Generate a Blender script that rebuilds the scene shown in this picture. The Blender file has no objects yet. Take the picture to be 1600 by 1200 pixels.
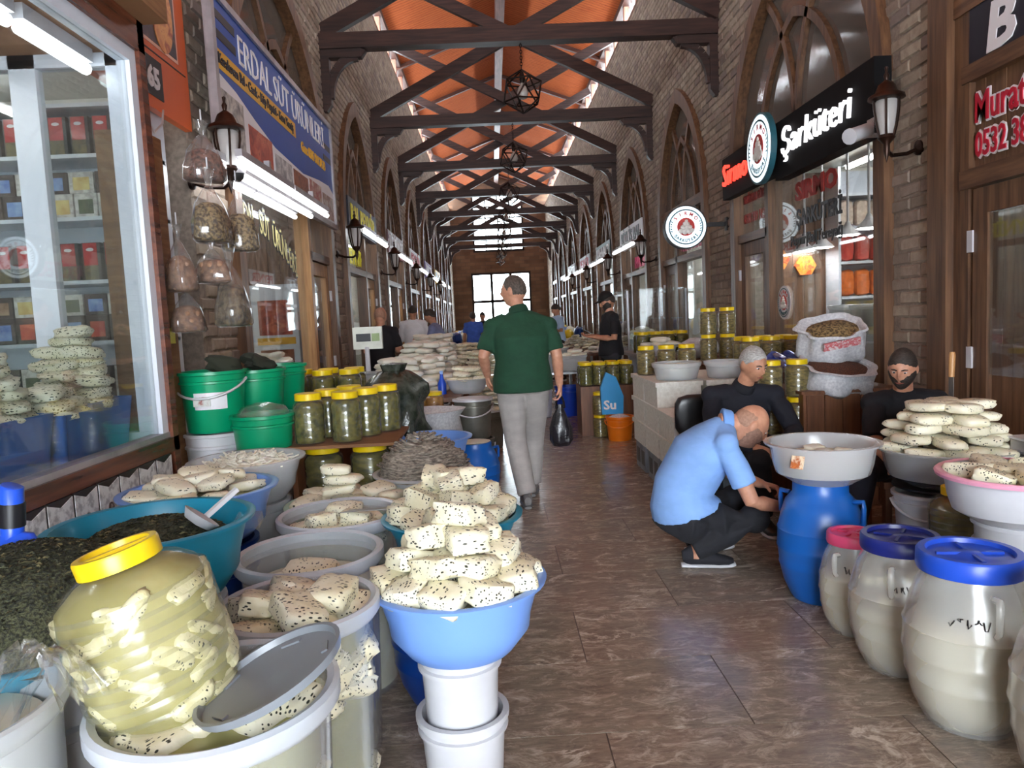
import bpy, bmesh, math, random
from mathutils import Vector, Matrix, Quaternion, noise
PI = math.pi
RN = random.Random(11)
scene = bpy.context.scene
col = scene.collection

# ------------------------------------------------------------------ camera, world, exposure
F_PX, CAM_H = 1150.0, 1.42
YAW, PITCH, ROLL = .0215, -.0897, -.0481
XL, XR = -1.926, 2.904           # inner faces of the two long walls
XC = (XL + XR) / 2
T0, BAY = 9.26, 3.694            # first visible truss, bay length
YEND = 37.9
fw = Vector((math.sin(YAW)*math.cos(PITCH), math.cos(YAW)*math.cos(PITCH), math.sin(PITCH)))
rt = Vector((math.cos(YAW), -math.sin(YAW), 0)); up = rt.cross(fw)
rt = rt*math.cos(ROLL) + up*math.sin(ROLL); up = rt.cross(fw)
cam_data = bpy.data.cameras.new('camera'); cam = bpy.data.objects.new('camera', cam_data); col.objects.link(cam)
cam.matrix_world = Matrix(((rt.x, up.x, -fw.x, 0), (rt.y, up.y, -fw.y, 0), (rt.z, up.z, -fw.z, CAM_H), (0, 0, 0, 1)))
cam_data.sensor_width = 36; cam_data.lens = F_PX/1600*36; cam_data.clip_start = .05; cam_data.clip_end = 200
scene.camera = cam

world = bpy.data.worlds.new('daylight'); scene.world = world; world.use_nodes = True
wb = world.node_tree.nodes['Background']; wb.inputs[0].default_value = (.86, .93, 1, 1); wb.inputs[1].default_value = 15.0
vs = scene.view_settings; vs.view_transform = 'Standard'; vs.look = 'None'; vs.gamma = 1; vs.use_curve_mapping = False; vs.exposure = .68
def portal(name, loc, rot, sx, sy):
    l = bpy.data.lights.new(name, 'AREA'); l.shape = 'RECTANGLE'; l.size = sx; l.size_y = sy; l.cycles.is_portal = True
    o = bpy.data.objects.new(name, l); o.location = loc; o.rotation_euler = rot; col.objects.link(o)
portal('daylight_portal_left', (XL-.03, 17.5, 7.33), (0, -PI/2, 0), .62, 40)
portal('daylight_portal_right', (XR+.03, 17.5, 7.33), (0, PI/2, 0), .62, 40)
portal('daylight_portal_entrance', (XC, -3.95, 1.75), (PI/2, 0, PI), 3.4, 3.5)  # unseen opening behind the camera, added to let daylight in
portal('daylight_portal_end', (XC, 38.2, 6.2), (-PI/2, 0, PI), 2.5, 2.8)

try: scene.cycles.caustics_reflective = False; scene.cycles.caustics_refractive = False
except Exception: pass
# ------------------------------------------------------------------ materials
def S(r, g, b):
    return tuple(((c/255)/12.92 if c/255 <= .04045 else ((c/255+.055)/1.055)**2.4) for c in (r, g, b)) + (1,)
MT = {}
class NT:
    def __init__(s, name):
        s.m = bpy.data.materials.new(name); s.m.use_nodes = True; s.t = s.m.node_tree; s.n = s.t.nodes
        s.b = s.n['Principled BSDF']; s.out = s.n['Material Output']
    def add(s, typ, ins=None, **kw):
        n = s.n.new(typ)
        for k, v in kw.items(): setattr(n, k, v)
        for k, v in (ins or {}).items():
            if hasattr(v, 'is_linked') or hasattr(v, 'links'): s.t.links.new(v, n.inputs[k])
            else: n.inputs[k].default_value = v
        return n
    def link(s, a, b): s.t.links.new(a, b)
    def coord(s, st=(1, 1, 1), off=None, rnd=False):
        tc = s.add('ShaderNodeTexCoord'); mp = s.add('ShaderNodeMapping', {'Vector': tc.outputs['Object'], 'Scale': st})
        if rnd:
            oi = s.add('ShaderNodeObjectInfo'); sc = s.add('ShaderNodeVectorMath', operation='SCALE'); sc.inputs[0].default_value = (37, 53, 71)
            s.link(oi.outputs['Random'], sc.inputs['Scale']); s.link(sc.outputs[0], mp.inputs['Location'])
        return mp.outputs[0]
    def noise(s, vec, scale, detail=4, rough=.55, dist=0):
        return s.add('ShaderNodeTexNoise', {'Vector': vec, 'Scale': scale, 'Detail': detail, 'Roughness': rough, 'Distortion': dist}).outputs[0]
    def ramp(s, fac, stops, interp='LINEAR'):
        r = s.add('ShaderNodeValToRGB', {'Fac': fac}); cr = r.color_ramp; cr.interpolation = interp
        while len(cr.elements) < len(stops): cr.elements.new(.5)
        for e, (p, c) in zip(cr.elements, stops): e.position = p; e.color = c
        return r.outputs[0]
    def mix(s, fac, a, b, blend='MIX'):
        n = s.add('ShaderNodeMix', data_type='RGBA', blend_type=blend)
        for k, v in ((0, fac), (6, a), (7, b)):
            if hasattr(v, 'links'): s.link(v, n.inputs[k])
            else: n.inputs[k].default_value = v
        return n.outputs[2]
    def bump(s, h, strength, dist=.01):
        s.link(s.add('ShaderNodeBump', {'Height': h, 'Strength': strength, 'Distance': dist}).outputs[0], s.b.inputs['Normal'])
    def set(s, **kw):
        for k, v in kw.items():
            i = s.b.inputs[k.replace('_', ' ')]
            if hasattr(v, 'links'): s.link(v, i)
            else: i.default_value = v
        return s
def M(name, c, c2=None, sc=6, rough=.5, bump=0, st=(1, 1, 1), metal=0, alpha=1, emit=0, det=4, rnd=0, spec=.5, sss=0, lo=.35, hi=.65, coat=0, ecol=None):
    if name in MT: return MT[name]
    k = NT(name); v = k.coord(st, rnd=True); nz = k.noise(v, sc, det)
    if c2 is None: c2 = tuple(x*.86 for x in c[:3])+(1,)
    colr = k.ramp(nz, [(lo, c), (hi, c2)])
    if rnd:
        oi = k.add('ShaderNodeObjectInfo'); mr = k.add('ShaderNodeMapRange', {'Value': oi.outputs['Random'], 'To Min': 1-rnd, 'To Max': 1+rnd})
        hs = k.add('ShaderNodeHueSaturation', {'Value': mr.outputs[0], 'Color': colr}); colr = hs.outputs[0]
    k.set(Base_Color=colr, Roughness=rough, Metallic=metal, Alpha=alpha); k.b.inputs['Specular IOR Level'].default_value = spec
    if coat: k.b.inputs['Coat Weight'].default_value = coat
    if sss: k.b.inputs['Subsurface Weight'].default_value = sss; k.b.inputs['Subsurface Radius'].default_value = (.02, .015, .01)
    if emit: k.set(Emission_Color=ecol or c, Emission_Strength=emit)
    if bump: k.bump(nz, bump)
    MT[name] = k.m; return k.m
def wood(name, c, c2, axis, rough=.45, sc=3):
    st = [9, 9, 9]; st[axis] = .7
    return M(name, c, c2, sc=sc, rough=rough, bump=.15, st=tuple(st), det=6, rnd=.12)
def clear(name, c, a, rough=.08):                     # thin see-through plastic or glass
    if name in MT: return MT[name]
    k = NT(name); nz = k.noise(k.coord(rnd=True), 9, 3)
    lw = k.add('ShaderNodeLayerWeight', {'Blend': .25})
    al = k.add('ShaderNodeMapRange', {'Value': lw.outputs['Facing'], 'To Min': a, 'To Max': min(1, a+.45)})
    k.set(Base_Color=k.ramp(nz, [(.3, c), (.7, tuple(x*.92 for x in c[:3])+(1,))]), Roughness=rough, Alpha=al.outputs[0]); k.bump(nz, .06)
    MT[name] = k.m; return k.m
def pane(name, tint, refl, haze=0.0, rough=.02, hz=(.8, .8, .8, 1)):   # clear sheet: see-through with a mirror-like sheen and a little haze
    if name in MT: return MT[name]
    k = NT(name); lw = k.add('ShaderNodeLayerWeight', {'Blend': .5}); pw_ = k.add('ShaderNodeMath', {0: lw.outputs['Facing'], 1: 3.5}, operation='POWER'); fr = k.add('ShaderNodeMath', {0: pw_.outputs[0], 1: .5, 2: .045}, operation='MULTIPLY_ADD'); nz = k.noise(k.coord(rnd=True), 7, 3)
    bp = k.add('ShaderNodeBump', {'Height': nz, 'Strength': .15 if haze > .03 else .0, 'Distance': .02})
    tr = k.add('ShaderNodeBsdfTransparent', {'Color': tint}); gl = k.add('ShaderNodeBsdfGlossy', {'Color': (1, 1, 1, 1), 'Roughness': rough, 'Normal': bp.outputs[0]}); df = k.add('ShaderNodeBsdfDiffuse', {'Color': hz})
    m1 = k.add('ShaderNodeMixShader', {0: haze, 1: tr.outputs[0], 2: df.outputs[0]}); mu = k.add('ShaderNodeMath', {0: fr.outputs[0], 1: refl}, operation='MULTIPLY')
    m2 = k.add('ShaderNodeMixShader', {0: mu.outputs[0], 1: m1.outputs[0], 2: gl.outputs[0]}); k.link(m2.outputs[0], k.out.inputs[0]); k.n.remove(k.b); MT[name] = k.m; return k.m
def speck(name, c, c2, dens, spc=S(40, 44, 30), sc=55):   # cheese with herb specks
    k = NT(name); v = k.coord(rnd=True); n1 = k.noise(v, 14, 4); n2 = k.noise(v, 34, 3)
    base = k.ramp(n1, [(.35, c), (.65, c2)])
    vm = k.add('ShaderNodeVectorMath', operation='MULTIPLY'); k.link(v, vm.inputs[0]); vm.inputs[1].default_value = (1, .45, 1)
    vo = k.add('ShaderNodeTexVoronoi', {'Vector': vm.outputs[0], 'Scale': sc*2.1, 'Randomness': 1})
    sp = k.ramp(vo.outputs['Distance'], [(.27, (1, 1, 1, 1)), (.34, (0, 0, 0, 1))]); gate = k.ramp(n2, [(.54-dens, (0, 0, 0, 1)), (.57-dens, (1, 1, 1, 1))])
    msk = k.mix(1, sp, gate, 'MULTIPLY')
    k.set(Base_Color=k.mix(msk, base, spc), Roughness=.42); k.b.inputs['Subsurface Weight'].default_value = .12; k.b.inputs['Subsurface Radius'].default_value = (.012, .01, .006)
    k.bump(n1, .35, .02); MT[name] = k.m; return k.m

# ------------------------------------------------------------------ mesh building
class B:
    def __init__(s): s.v = []; s.f = []; s.mi = []
    def add(s, vs_, fs, mi=0, mx=None):
        o = len(s.v); s.v += [tuple(mx @ Vector(p)) if mx else tuple(p) for p in vs_]
        s.f += [tuple(o+i for i in q) for q in fs]; s.mi += [mi]*len(fs); return s
    def box(s, x0, x1, y0, y1, z0, z1, mi=0, mx=None):
        vs_ = [(x, y, z) for z in (z0, z1) for y in (y0, y1) for x in (x0, x1)]
        return s.add(vs_, [(0, 2, 3, 1), (4, 5, 7, 6), (0, 1, 5, 4), (2, 6, 7, 3), (0, 4, 6, 2), (1, 3, 7, 5)], mi, mx)
    def cbox(s, c, d, mi=0, rz=0, rx=0, ry=0):
        m = Matrix.Translation(c) @ Matrix.Rotation(rz, 4, 'Z') @ Matrix.Rotation(ry, 4, 'Y') @ Matrix.Rotation(rx, 4, 'X')
        return s.box(-d[0]/2, d[0]/2, -d[1]/2, d[1]/2, -d[2]/2, d[2]/2, mi, m)
    def bar(s, a, b, w, h, mi=0, upv=(0, 0, 1)):        # rectangular bar from a to b
        a, b = Vector(a), Vector(b); t = (b-a); L = t.length; t.normalize(); sd = t.cross(Vector(upv))
        if sd.length < 1e-4: sd = t.cross(Vector((1, 0, 0)))
        sd.normalize(); u_ = sd.cross(t); m = Matrix((sd, t, u_)).transposed().to_4x4(); m.translation = a
        return s.box(-w/2, w/2, 0, L, -h/2, h/2, mi, m)
    def lathe(s, prof, n=32, mi=0, mx=None, sx=1, sy=1, cap0=True, cap1=True, wob=0):
        vs_ = []; fs = []
        for j, (r, z) in enumerate(prof):
            for i in range(n):
                a = 2*PI*i/n; rr = r*(1+wob*noise.noise((math.cos(a)*2, math.sin(a)*2, z*6)))
                vs_.append((rr*math.cos(a)*sx, rr*math.sin(a)*sy, z))
        for j in range(len(prof)-1):
            for i in range(n):
                k = (i+1) % n; fs.append((j*n+i, j*n+k, (j+1)*n+k, (j+1)*n+i))
        if cap0 and prof[0][0] > 1e-5: fs.append(tuple(range(n-1, -1, -1)))
        if cap1 and prof[-1][0] > 1e-5: fs.append(tuple((len(prof)-1)*n+i for i in range(n)))
        return s.add(vs_, fs, mi, mx)
    def tube(s, pts, r, n=8, mi=0, closed=False):
        pts = [Vector(p) for p in pts]; vs_ = []; fs = []; N = len(pts); pu = None
        for j, p in enumerate(pts):
            t = (pts[(j+1) % N]-pts[j-1]) if closed else (pts[min(j+1, N-1)]-pts[max(j-1, 0)])
            t.normalize()
            if pu is None: pu = t.cross(Vector((0, 0, 1)) if abs(t.z) < .9 else Vector((1, 0, 0))).normalized()
            pu = (pu - t*pu.dot(t)).normalized(); pv = t.cross(pu); rr = r[j] if hasattr(r, '__len__') else r
            for i in range(n):
                a = 2*PI*i/n; vs_.append(p + pu*math.cos(a)*rr + pv*math.sin(a)*rr)
        for j in range(N if closed else N-1):
            for i in range(n):
                k = (i+1) % n; q = (j+1) % N; fs.append((j*n+i, j*n+k, q*n+k, q*n+i))
        if not closed: fs += [tuple(range(n-1, -1, -1)), tuple((N-1)*n+i for i in range(n))]
        return s.add(vs_, fs, mi)
    def prism(s, poly, axis, a, b, mi=0):               # 2-d polygon extruded along an axis (poly coords are the other two axes in order)
        def P(p, t): q = list(p); q.insert(axis, t); return tuple(q)
        n = len(poly); vs_ = [P(p, a) for p in poly]+[P(p, b) for p in poly]
        fs = [tuple(range(n)), tuple(range(2*n-1, n-1, -1))]+[(i, (i+1) % n+0, (i+1) % n+n, i+n) for i in range(n)]
        return s.add(vs_, fs, mi)
    def ico(s, c, r, mi=0, sub=1):
        bm = bmesh.new(); bmesh.ops.create_icosphere(bm, subdivisions=sub, radius=r); bm.verts.ensure_lookup_table()
        s.add([v.co+Vector(c) for v in bm.verts], [[v.index for v in f.verts] for f in bm.faces], mi); bm.free(); return s
    def mesh(s, name, mats, smooth=None, fix=True):
        me = bpy.data.meshes.new(name); me.from_pydata([tuple(p) for p in s.v], [], s.f)
        for m in (mats if isinstance(mats, (list, tuple)) else [mats]): me.materials.append(m)
        me.polygons.foreach_set('material_index', s.mi)
        if fix:
            bm = bmesh.new(); bm.from_mesh(me); bmesh.ops.recalc_face_normals(bm, faces=bm.faces); bm.to_mesh(me); bm.free()
        if smooth is not None:
            me.polygons.foreach_set('use_smooth', [True]*len(me.polygons))
            if smooth < 170: me.set_sharp_from_angle(angle=math.radians(smooth))
        me.update(); return me
    def build(s, name, mats, parent=None, smooth=None, loc=None, fix=True):
        return put(name, s.mesh(name, mats, smooth, fix), parent, loc)
WORLDC = set()                                        # things whose parts are given in world coordinates
def put(name, me, parent=None, loc=None, rot=None, scale=None):
    o = bpy.data.objects.new(name, me); col.objects.link(o)
    if parent:
        o.parent = parent
        if parent.name in WORLDC: o.matrix_parent_inverse = Matrix.Translation(-parent.location)
    if loc is not None: o.location = loc
    if rot is not None: o.rotation_euler = rot
    if scale is not None: o.scale = (scale,)*3 if isinstance(scale, (int, float)) else scale
    return o
def tag(o, label=None, cat=None, group=None, kind=None):
    if label: o['label'] = label
    if cat: o['category'] = cat
    if group: o['group'] = group
    if kind: o['kind'] = kind
    return o
def thing(name, label, cat, loc=(0, 0, 0), rz=0, group=None, wc=False):
    o = put(name, None, None, loc, (0, 0, rz))
    if wc: WORLDC.add(o.name)
    return tag(o, label, cat, group)
KIDS = {}
def kids(o): return [c for c in o.children]
def dup(root, loc, rz=0, label=None, group=None, scale=None, parent=None):
    c = root.copy(); col.objects.link(c); c.location = loc; c.rotation_euler = (0, 0, rz)
    if scale: c.scale = (scale,)*3 if isinstance(scale, (int, float)) else scale
    if label: c['label'] = label
    if group: c['group'] = group
    for ch in ROOTS[root.name]: dup_child(ch, c)
    return c
ROOTS = {}
def dup_child(ch, par):
    d = ch.copy(); col.objects.link(d); d.parent = par
    for g in ROOTS.get(ch.name, []): dup_child(g, d)
def proto(root):                                      # remembers the parts of a thing that will be copied
    def walk(o):
        ROOTS[o.name] = [c for c in bpy.data.objects if c.parent == o]
        for c in ROOTS[o.name]: walk(c)
    walk(root); return root
def text_mesh(txt, size=1.0, ext=.004, bold=.0, align='LEFT', shear=0, sx=1.0, off=0):
    cu = bpy.data.curves.new('lettering', 'FONT'); cu.body = txt; cu.size = size; cu.extrude = ext; cu.align_x = align; cu.offset = bold; cu.shear = shear; cu.resolution_u = 2
    o = bpy.data.objects.new('tmp', cu); col.objects.link(o); dg = bpy.context.evaluated_depsgraph_get()
    me = bpy.data.meshes.new_from_object(o.evaluated_get(dg)); bpy.data.objects.remove(o); bpy.data.curves.remove(cu)
    if sx != 1:
        for v in me.vertices: v.co.x *= sx
    return me
# frames for lettering and flat prints: on the right wall text runs towards the camera, on the left wall away from it
ROT_R = Matrix(((0, 0, -1), (-1, 0, 0), (0, 1, 0))).to_euler()      # local x -> -Y, y -> Z, normal -> -X
ROT_L = Matrix(((0, 0, 1), (1, 0, 0), (0, 1, 0))).to_euler()        # local x -> +Y, y -> Z, normal -> +X
ROT_F = (PI/2, 0, 0)                                               # local x -> +X, y -> Z, normal -> -Y
def letters(name, txt, mat, parent, loc, rot, size, width=None, **kw):
    me = text_mesh(txt, size, **kw)
    if width:
        xs = [v.co.x for v in me.vertices]; w = max(xs)-min(xs); x0 = min(xs)
        for v in me.vertices: v.co.x = (v.co.x-x0)*width/w
    me.materials.clear(); me.materials.append(mat); return put(name, me, parent, loc, rot)
def project(p):
    q = Vector(p)-Vector((0, 0, CAM_H)); d = q.dot(fw)
    return (800+F_PX*q.dot(rt)/d, 600-F_PX*q.dot(up)/d, d) if d > .05 else (1e9, 1e9, d)
# ------------------------------------------------------------------ shared materials
W_BROWN = S(118, 84, 58); W_BROWN2 = S(76, 50, 34); W_DARK = S(66, 42, 36); W_DARK2 = S(34, 20, 18)
beamX = wood('dark stained beam wood', W_DARK, W_DARK2, 0); beamY = wood('dark ridge wood', W_DARK, W_DARK2, 1)
frameZ = wood('brown frame wood', W_BROWN, W_BROWN2, 2); frameY = wood('brown rail wood', W_BROWN, W_BROWN2, 1)
pineZ = wood('light pine', S(188, 142, 92), S(150, 104, 62), 2); cabZ = wood('cabinet walnut wood', S(124, 80, 52), S(90, 54, 34), 2)
glass = pane('shop window glass', (.93, .96, .96, 1), 1.0, .015); dimglass = clear('dim tracery glass', S(120, 112, 104), .42, .08)
iron = M('black wrought iron', S(34, 30, 30), S(52, 40, 34), rough=.45, metal=.6, bump=.1)
bronze = M('brown bronze lantern metal', S(64, 44, 36), S(36, 26, 22), rough=.35, metal=.7)
white_pl = M('white plastic', S(208, 208, 212), S(188, 188, 194), sc=3, rough=.35); steel = M('brushed steel', S(170, 170, 170), S(120, 120, 122), rough=.3, metal=.9)
black_pl = M('black plastic', S(22, 22, 24), S(34, 34, 36), rough=.4); lamp_glow = M('fluorescent tube glow', S(245, 250, 255), S(255, 255, 255), emit=5.5, ecol=(.93, .97, 1, 1))
lamp_soft = M('shop ceiling lamp glow', S(255, 250, 240), S(255, 255, 250), emit=26, ecol=(1, .98, .95, 1))
cream = M('cream shop plaster', S(226, 224, 216), S(200, 198, 190), sc=2, rough=.7); cardb = M('corrugated cardboard', S(150, 108, 72), S(124, 86, 56), st=(1, 1, 14), sc=3, rough=.8, bump=.1)
def brick_mat(name, single):
    k = NT(name); v = k.coord(rnd=True); n1 = k.noise(v, 18, 5); n2 = k.noise(v, 90, 2)
    if single: r = k.add('ShaderNodeObjectInfo').outputs['Random']
    else: r = k.add('ShaderNodeAttribute', attribute_name='rnd').outputs['Fac']
    c = k.ramp(r, [(0, S(138, 122, 112)), (.2, S(168, 152, 134)), (.4, S(152, 134, 124)), (.6, S(176, 162, 144)), (.8, S(146, 132, 116)), (1, S(130, 117, 112))])
    c = k.mix(k.ramp(n1, [(.4, (0, 0, 0, 1)), (.75, (.55, .55, .55, 1))]), c, S(116, 100, 88))
    k.set(Base_Color=c, Roughness=.85); k.bump(k.mix(.5, n1, n2), .5, .012); return k.m
brick1 = brick_mat('tumbled brick', True); brickN = brick_mat('tumbled brick mass', False)
mortar = M('grey mortar', S(150, 136, 124), S(124, 112, 102), sc=30, rough=.95, bump=.3)

# ------------------------------------------------------------------ floor
def floor_mat(name):
    k = NT(name); tc = k.add('ShaderNodeTexCoord'); oi = k.add('ShaderNodeObjectInfo'); geo = k.add('ShaderNodeNewGeometry')
    ad = k.add('ShaderNodeVectorMath', operation='ADD'); sc = k.add('ShaderNodeVectorMath', operation='SCALE'); sc.inputs[0].default_value = (9, 17, 5)
    k.link(oi.outputs['Random'], sc.inputs['Scale']); k.link(geo.outputs['Position'], ad.inputs[0]); k.link(sc.outputs[0], ad.inputs[1])
    mp = k.add('ShaderNodeMapping', {'Vector': ad.outputs[0], 'Scale': (.8, 1.5, 1), 'Rotation': (0, 0, .3)}).outputs[0]
    n1 = k.noise(mp, 2.2, 7, .62, 1.2); n2 = k.noise(mp, 9, 10, .78, .8); n3 = k.noise(mp, 1.6, 6, .6, 1.2); n4 = k.noise(k.add('ShaderNodeMapping', {'Vector': ad.outputs[0], 'Scale': (3, 14, 1)}).outputs[0], 5, 8, .75, .8)
    c = k.ramp(oi.outputs['Random'], [(0, S(117, 106, 96)), (.25, S(128, 118, 103)), (.5, S(125, 109, 99)), (.75, S(122, 115, 108)), (1, S(131, 113, 100))])
    c = k.mix(k.ramp(n1, [(.3, (0, 0, 0, 1)), (.7, (.85, .85, .85, 1))]), c, S(90, 76, 68)); c = k.mix(k.ramp(n3, [(.45, (0, 0, 0, 1)), (.7, (.45, .45, .45, 1))]), c, S(140, 106, 90))
    c = k.mix(k.ramp(n4, [(.35, (0, 0, 0, 1)), (.7, (.75, .75, .75, 1))]), c, S(164, 148, 130)); c = k.mix(k.ramp(n2, [(.50, (0, 0, 0, 1)), (.64, (.8, .8, .8, 1))]), c, S(190, 176, 158))
    vein = k.ramp(n3, [(.475, (0, 0, 0, 1)), (.495, (.8, .8, .8, 1)), (.515, (0, 0, 0, 1))]); gate = k.ramp(n1, [(.5, (0, 0, 0, 1)), (.62, (1, 1, 1, 1))])
    c = k.mix(k.mix(1, vein, gate, 'MULTIPLY'), c, S(214, 200, 182))
    rr = k.ramp(n2, [(.3, (.14, .14, .14, 1)), (.7, (.30, .30, .30, 1))])
    k.set(Base_Color=c, Roughness=rr); k.bump(n2, .05, .01); return k.m
fl_tile = floor_mat('polished brown marble'); grout = M('dark floor grout', S(88, 72, 60), S(70, 58, 50), rough=.8)
floor = B().box(XL-3, XR+3, -4, YEND+2, -.2, -.003).build('floor', grout); tag(floor, kind='structure')
TX, TY, GAP = 1.02, .52, .0025
tile_me = B().box(-TX/2+GAP, TX/2-GAP, -TY/2+GAP, TY/2-GAP, -.01, 0).mesh('tile', fl_tile)
near, mass = [], B()
for j in range(80):
    for i in range(-1, 6):
        x = XL+.2+i*TX+(TX/2 if j % 2 else 0); y = -3.6+j*TY
        if x > XR+.4 or y > YEND: continue
        if len(near) < 300 and 1.2 < y < 26: near.append((x, y))
        else: mass.box(x-TX/2+GAP, x+TX/2-GAP, y-TY/2+GAP, y+TY/2-GAP, -.01, 0)
for x, y in near: put('tile', tile_me, floor, (x, y, 0))
tag(mass.build('tile_field', fl_tile, floor), kind='stuff')

# ------------------------------------------------------------------ walls with pointed openings
def hw(o, z):                                          # half width of an opening at height z
    yc, a, s, p = o
    if z <= s: return a
    if z >= p: return -1
    h = p-s; Rr = (a*a+h*h)/(2*a); return math.sqrt(max(0, Rr*Rr-(z-s)**2))-(Rr-a)
def arch_pts(a, s, p, z0=0, n=12):
    h = p-s; Rr = (a*a+h*h)/(2*a); th = math.asin(min(1, h/Rr)); arc = [(-(math.cos(th*i/n)*Rr-(Rr-a)), s+math.sin(th*i/n)*Rr) for i in range(n+1)]
    left = [(-a, z0)]+arc; left[-1] = (0, p); return left+[(-y, z) for y, z in reversed(left[:-1])]
REG = [(T0+BAY*(k+.5), 1.33, 2.75, 4.62) for k in range(7)]
OP_R = [(3.0, 1.75, 3.5, 4.95), (7.0, 1.68, 2.9, 4.8)]+REG
OP_L = [(3.2, 1.75, 3.5, 4.95), (7.3, 1.68, 2.9, 4.8)]+REG
ZW = 7.02
def wall(name, X, ops, sgn):
    b = B(); zs = [0]
    z = 0
    while z < 5.0: z += .1; zs.append(round(z, 3))
    th = .3*sgn; x0, x1 = (X+.004*sgn, X+th)
    for z0, z1 in zip(zs[:-1], zs[1:]):
        ed = [-4]
        for o in ops:
            w0 = hw(o, (z0+z1)/2)
            if w0 > 0: ed += [o[0]-w0, o[0]+w0]
        ed.append(YEND)
        for y0, y1 in zip(ed[0::2], ed[1::2]): b.box(min(x0, x1), max(x0, x1), y0, y1, z0, z1)
    b.box(min(x0, x1), max(x0, x1), -4, YEND, 5.0, ZW)
    wl = b.build(name, mortar); tag(wl, kind='structure')
    H, L, G = .092, .247, .009; singles = []; mv, mf, rn = [], [], []
    for r_ in range(int(ZW/H)):
        z = r_*H+H/2; off = (r_ % 2)*L/2; n = int((YEND-1.0)/L)
        for i in range(n):
            y = 1.0+off+i*L+RN.uniform(-.006, .006)
            bad = False
            for o in ops:
                w0 = hw(o, z)
                if w0 > 0 and abs(y-o[0]) < w0+.03: bad = True; break
            if bad: continue
            px, py, d = project((X, y, z)); area = 1/(d**3) if (-60 < px < 1660 and -60 < py < 1000) else 0
            singles.append((area, y, z))
    singles.sort(reverse=True)
    vars_ = []
    for k in range(4):
        b = B(); e = .012; l, h = (L-G)/2, (H-G)/2; d = .009*sgn
        jit = lambda: RN.uniform(-.004, .004)
        fv = [(-d+jit()*.5, -l+e+jit(), -h+e+jit()), (-d+jit()*.6, l-e+jit(), -h+e+jit()), (-d+jit()*.6, l-e+jit(), h-e+jit()), (-d+jit()*.6, -l+e+jit(), h-e+jit())]
        bv = [(.004*sgn, -l, -h), (.004*sgn, l, -h), (.004*sgn, l, h), (.004*sgn, -l, h)]
        b.add(fv+bv, [(0, 1, 2, 3)]+[(i, (i+1) % 4, (i+1) % 4+4, i+4) for i in range(4)]); vars_.append((b.mesh('brick', brick1), fv+bv))
    for a_, y, z in singles[:300]: put('brick', RN.choice(vars_)[0], wl, (X+RN.uniform(-.003, .003), y, z))
    for a_, y, z in singles[300:]:
        pts = RN.choice(vars_)[1]; o = len(mv); mv += [(p[0]+X, p[1]+y, p[2]+z) for p in pts]
        fs = [(0, 1, 2, 3)]+[(i, (i+1) % 4, (i+1) % 4+4, i+4) for i in range(4)]
        mf += [tuple(o+q for q in (f if sgn < 0 else f[::-1])) for f in fs]; rn += [RN.random()]*5
    me = bpy.data.meshes.new('brick_field'); me.from_pydata(mv, [], mf); me.materials.append(brickN)
    at_ = me.attributes.new('rnd', 'FLOAT', 'FACE'); at_.data.foreach_set('value', rn)
    tag(put('brick_field', me, wl), kind='stuff'); return wl
wall('wall_left', XL, OP_L, -1); wall('wall_right', XR, OP_R, 1)

b = B()
for x0, x1, z0, z1 in ((XL-.3, XC-1.7, 0, 8.8), (XC+1.7, XR+.3, 0, 8.8), (XC-1.7, XC+1.7, 3.5, 8.8)): b.box(x0, x1, -4.3, -4, z0, z1)
tag(b.build('wall_light_block', mortar), kind='structure')  # unseen wall behind the camera, added to cut daylight reaching the near goods
# end wall with big windows
kb = NT('far brick wall'); vv = kb.add('ShaderNodeMapping', {'Vector': kb.add('ShaderNodeTexCoord').outputs['Object'], 'Rotation': (PI/2, 0, 0)}).outputs[0]
bt = kb.add('ShaderNodeTexBrick', {'Vector': vv, 'Color1': S(148, 116, 92), 'Color2': S(112, 86, 70), 'Mortar': S(104, 92, 82), 'Scale': 1, 'Mortar Size': .012, 'Brick Width': .5, 'Row Height': .18})
kb.set(Base_Color=kb.mix(.35, bt.outputs[0], kb.ramp(kb.noise(vv, 1.5, 3), [(.3, S(88, 66, 56)), (.7, S(150, 118, 92))])), Roughness=.85); endbrick = kb.m
def holes(b, x0, x1, z0, z1, hs, y0, y1):              # wall slab across the hall with rectangular holes
    xs = sorted({x0, x1}|{h[0] for h in hs}|{h[1] for h in hs}); zs = sorted({z0, z1}|{h[2] for h in hs}|{h[3] for h in hs})
    for xa, xb in zip(xs[:-1], xs[1:]):
        for za, zb in zip(zs[:-1], zs[1:]):
            if not any(h[0]-1e-6 <= xa and xb <= h[1]+1e-6 and h[2]-1e-6 <= za and zb <= h[3]+1e-6 for h in hs): b.box(xa, xb, y0, y1, za, zb)
EW = [(-.77, 1.72, 4.85, 7.6), (-.95, 1.98, .9, 3.7)]
b = B(); holes(b, XL-.3, XR+.3, 0, 8.8, EW, YEND, YEND+.3); we = b.build('wall_end', endbrick); tag(we, kind='structure')
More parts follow.
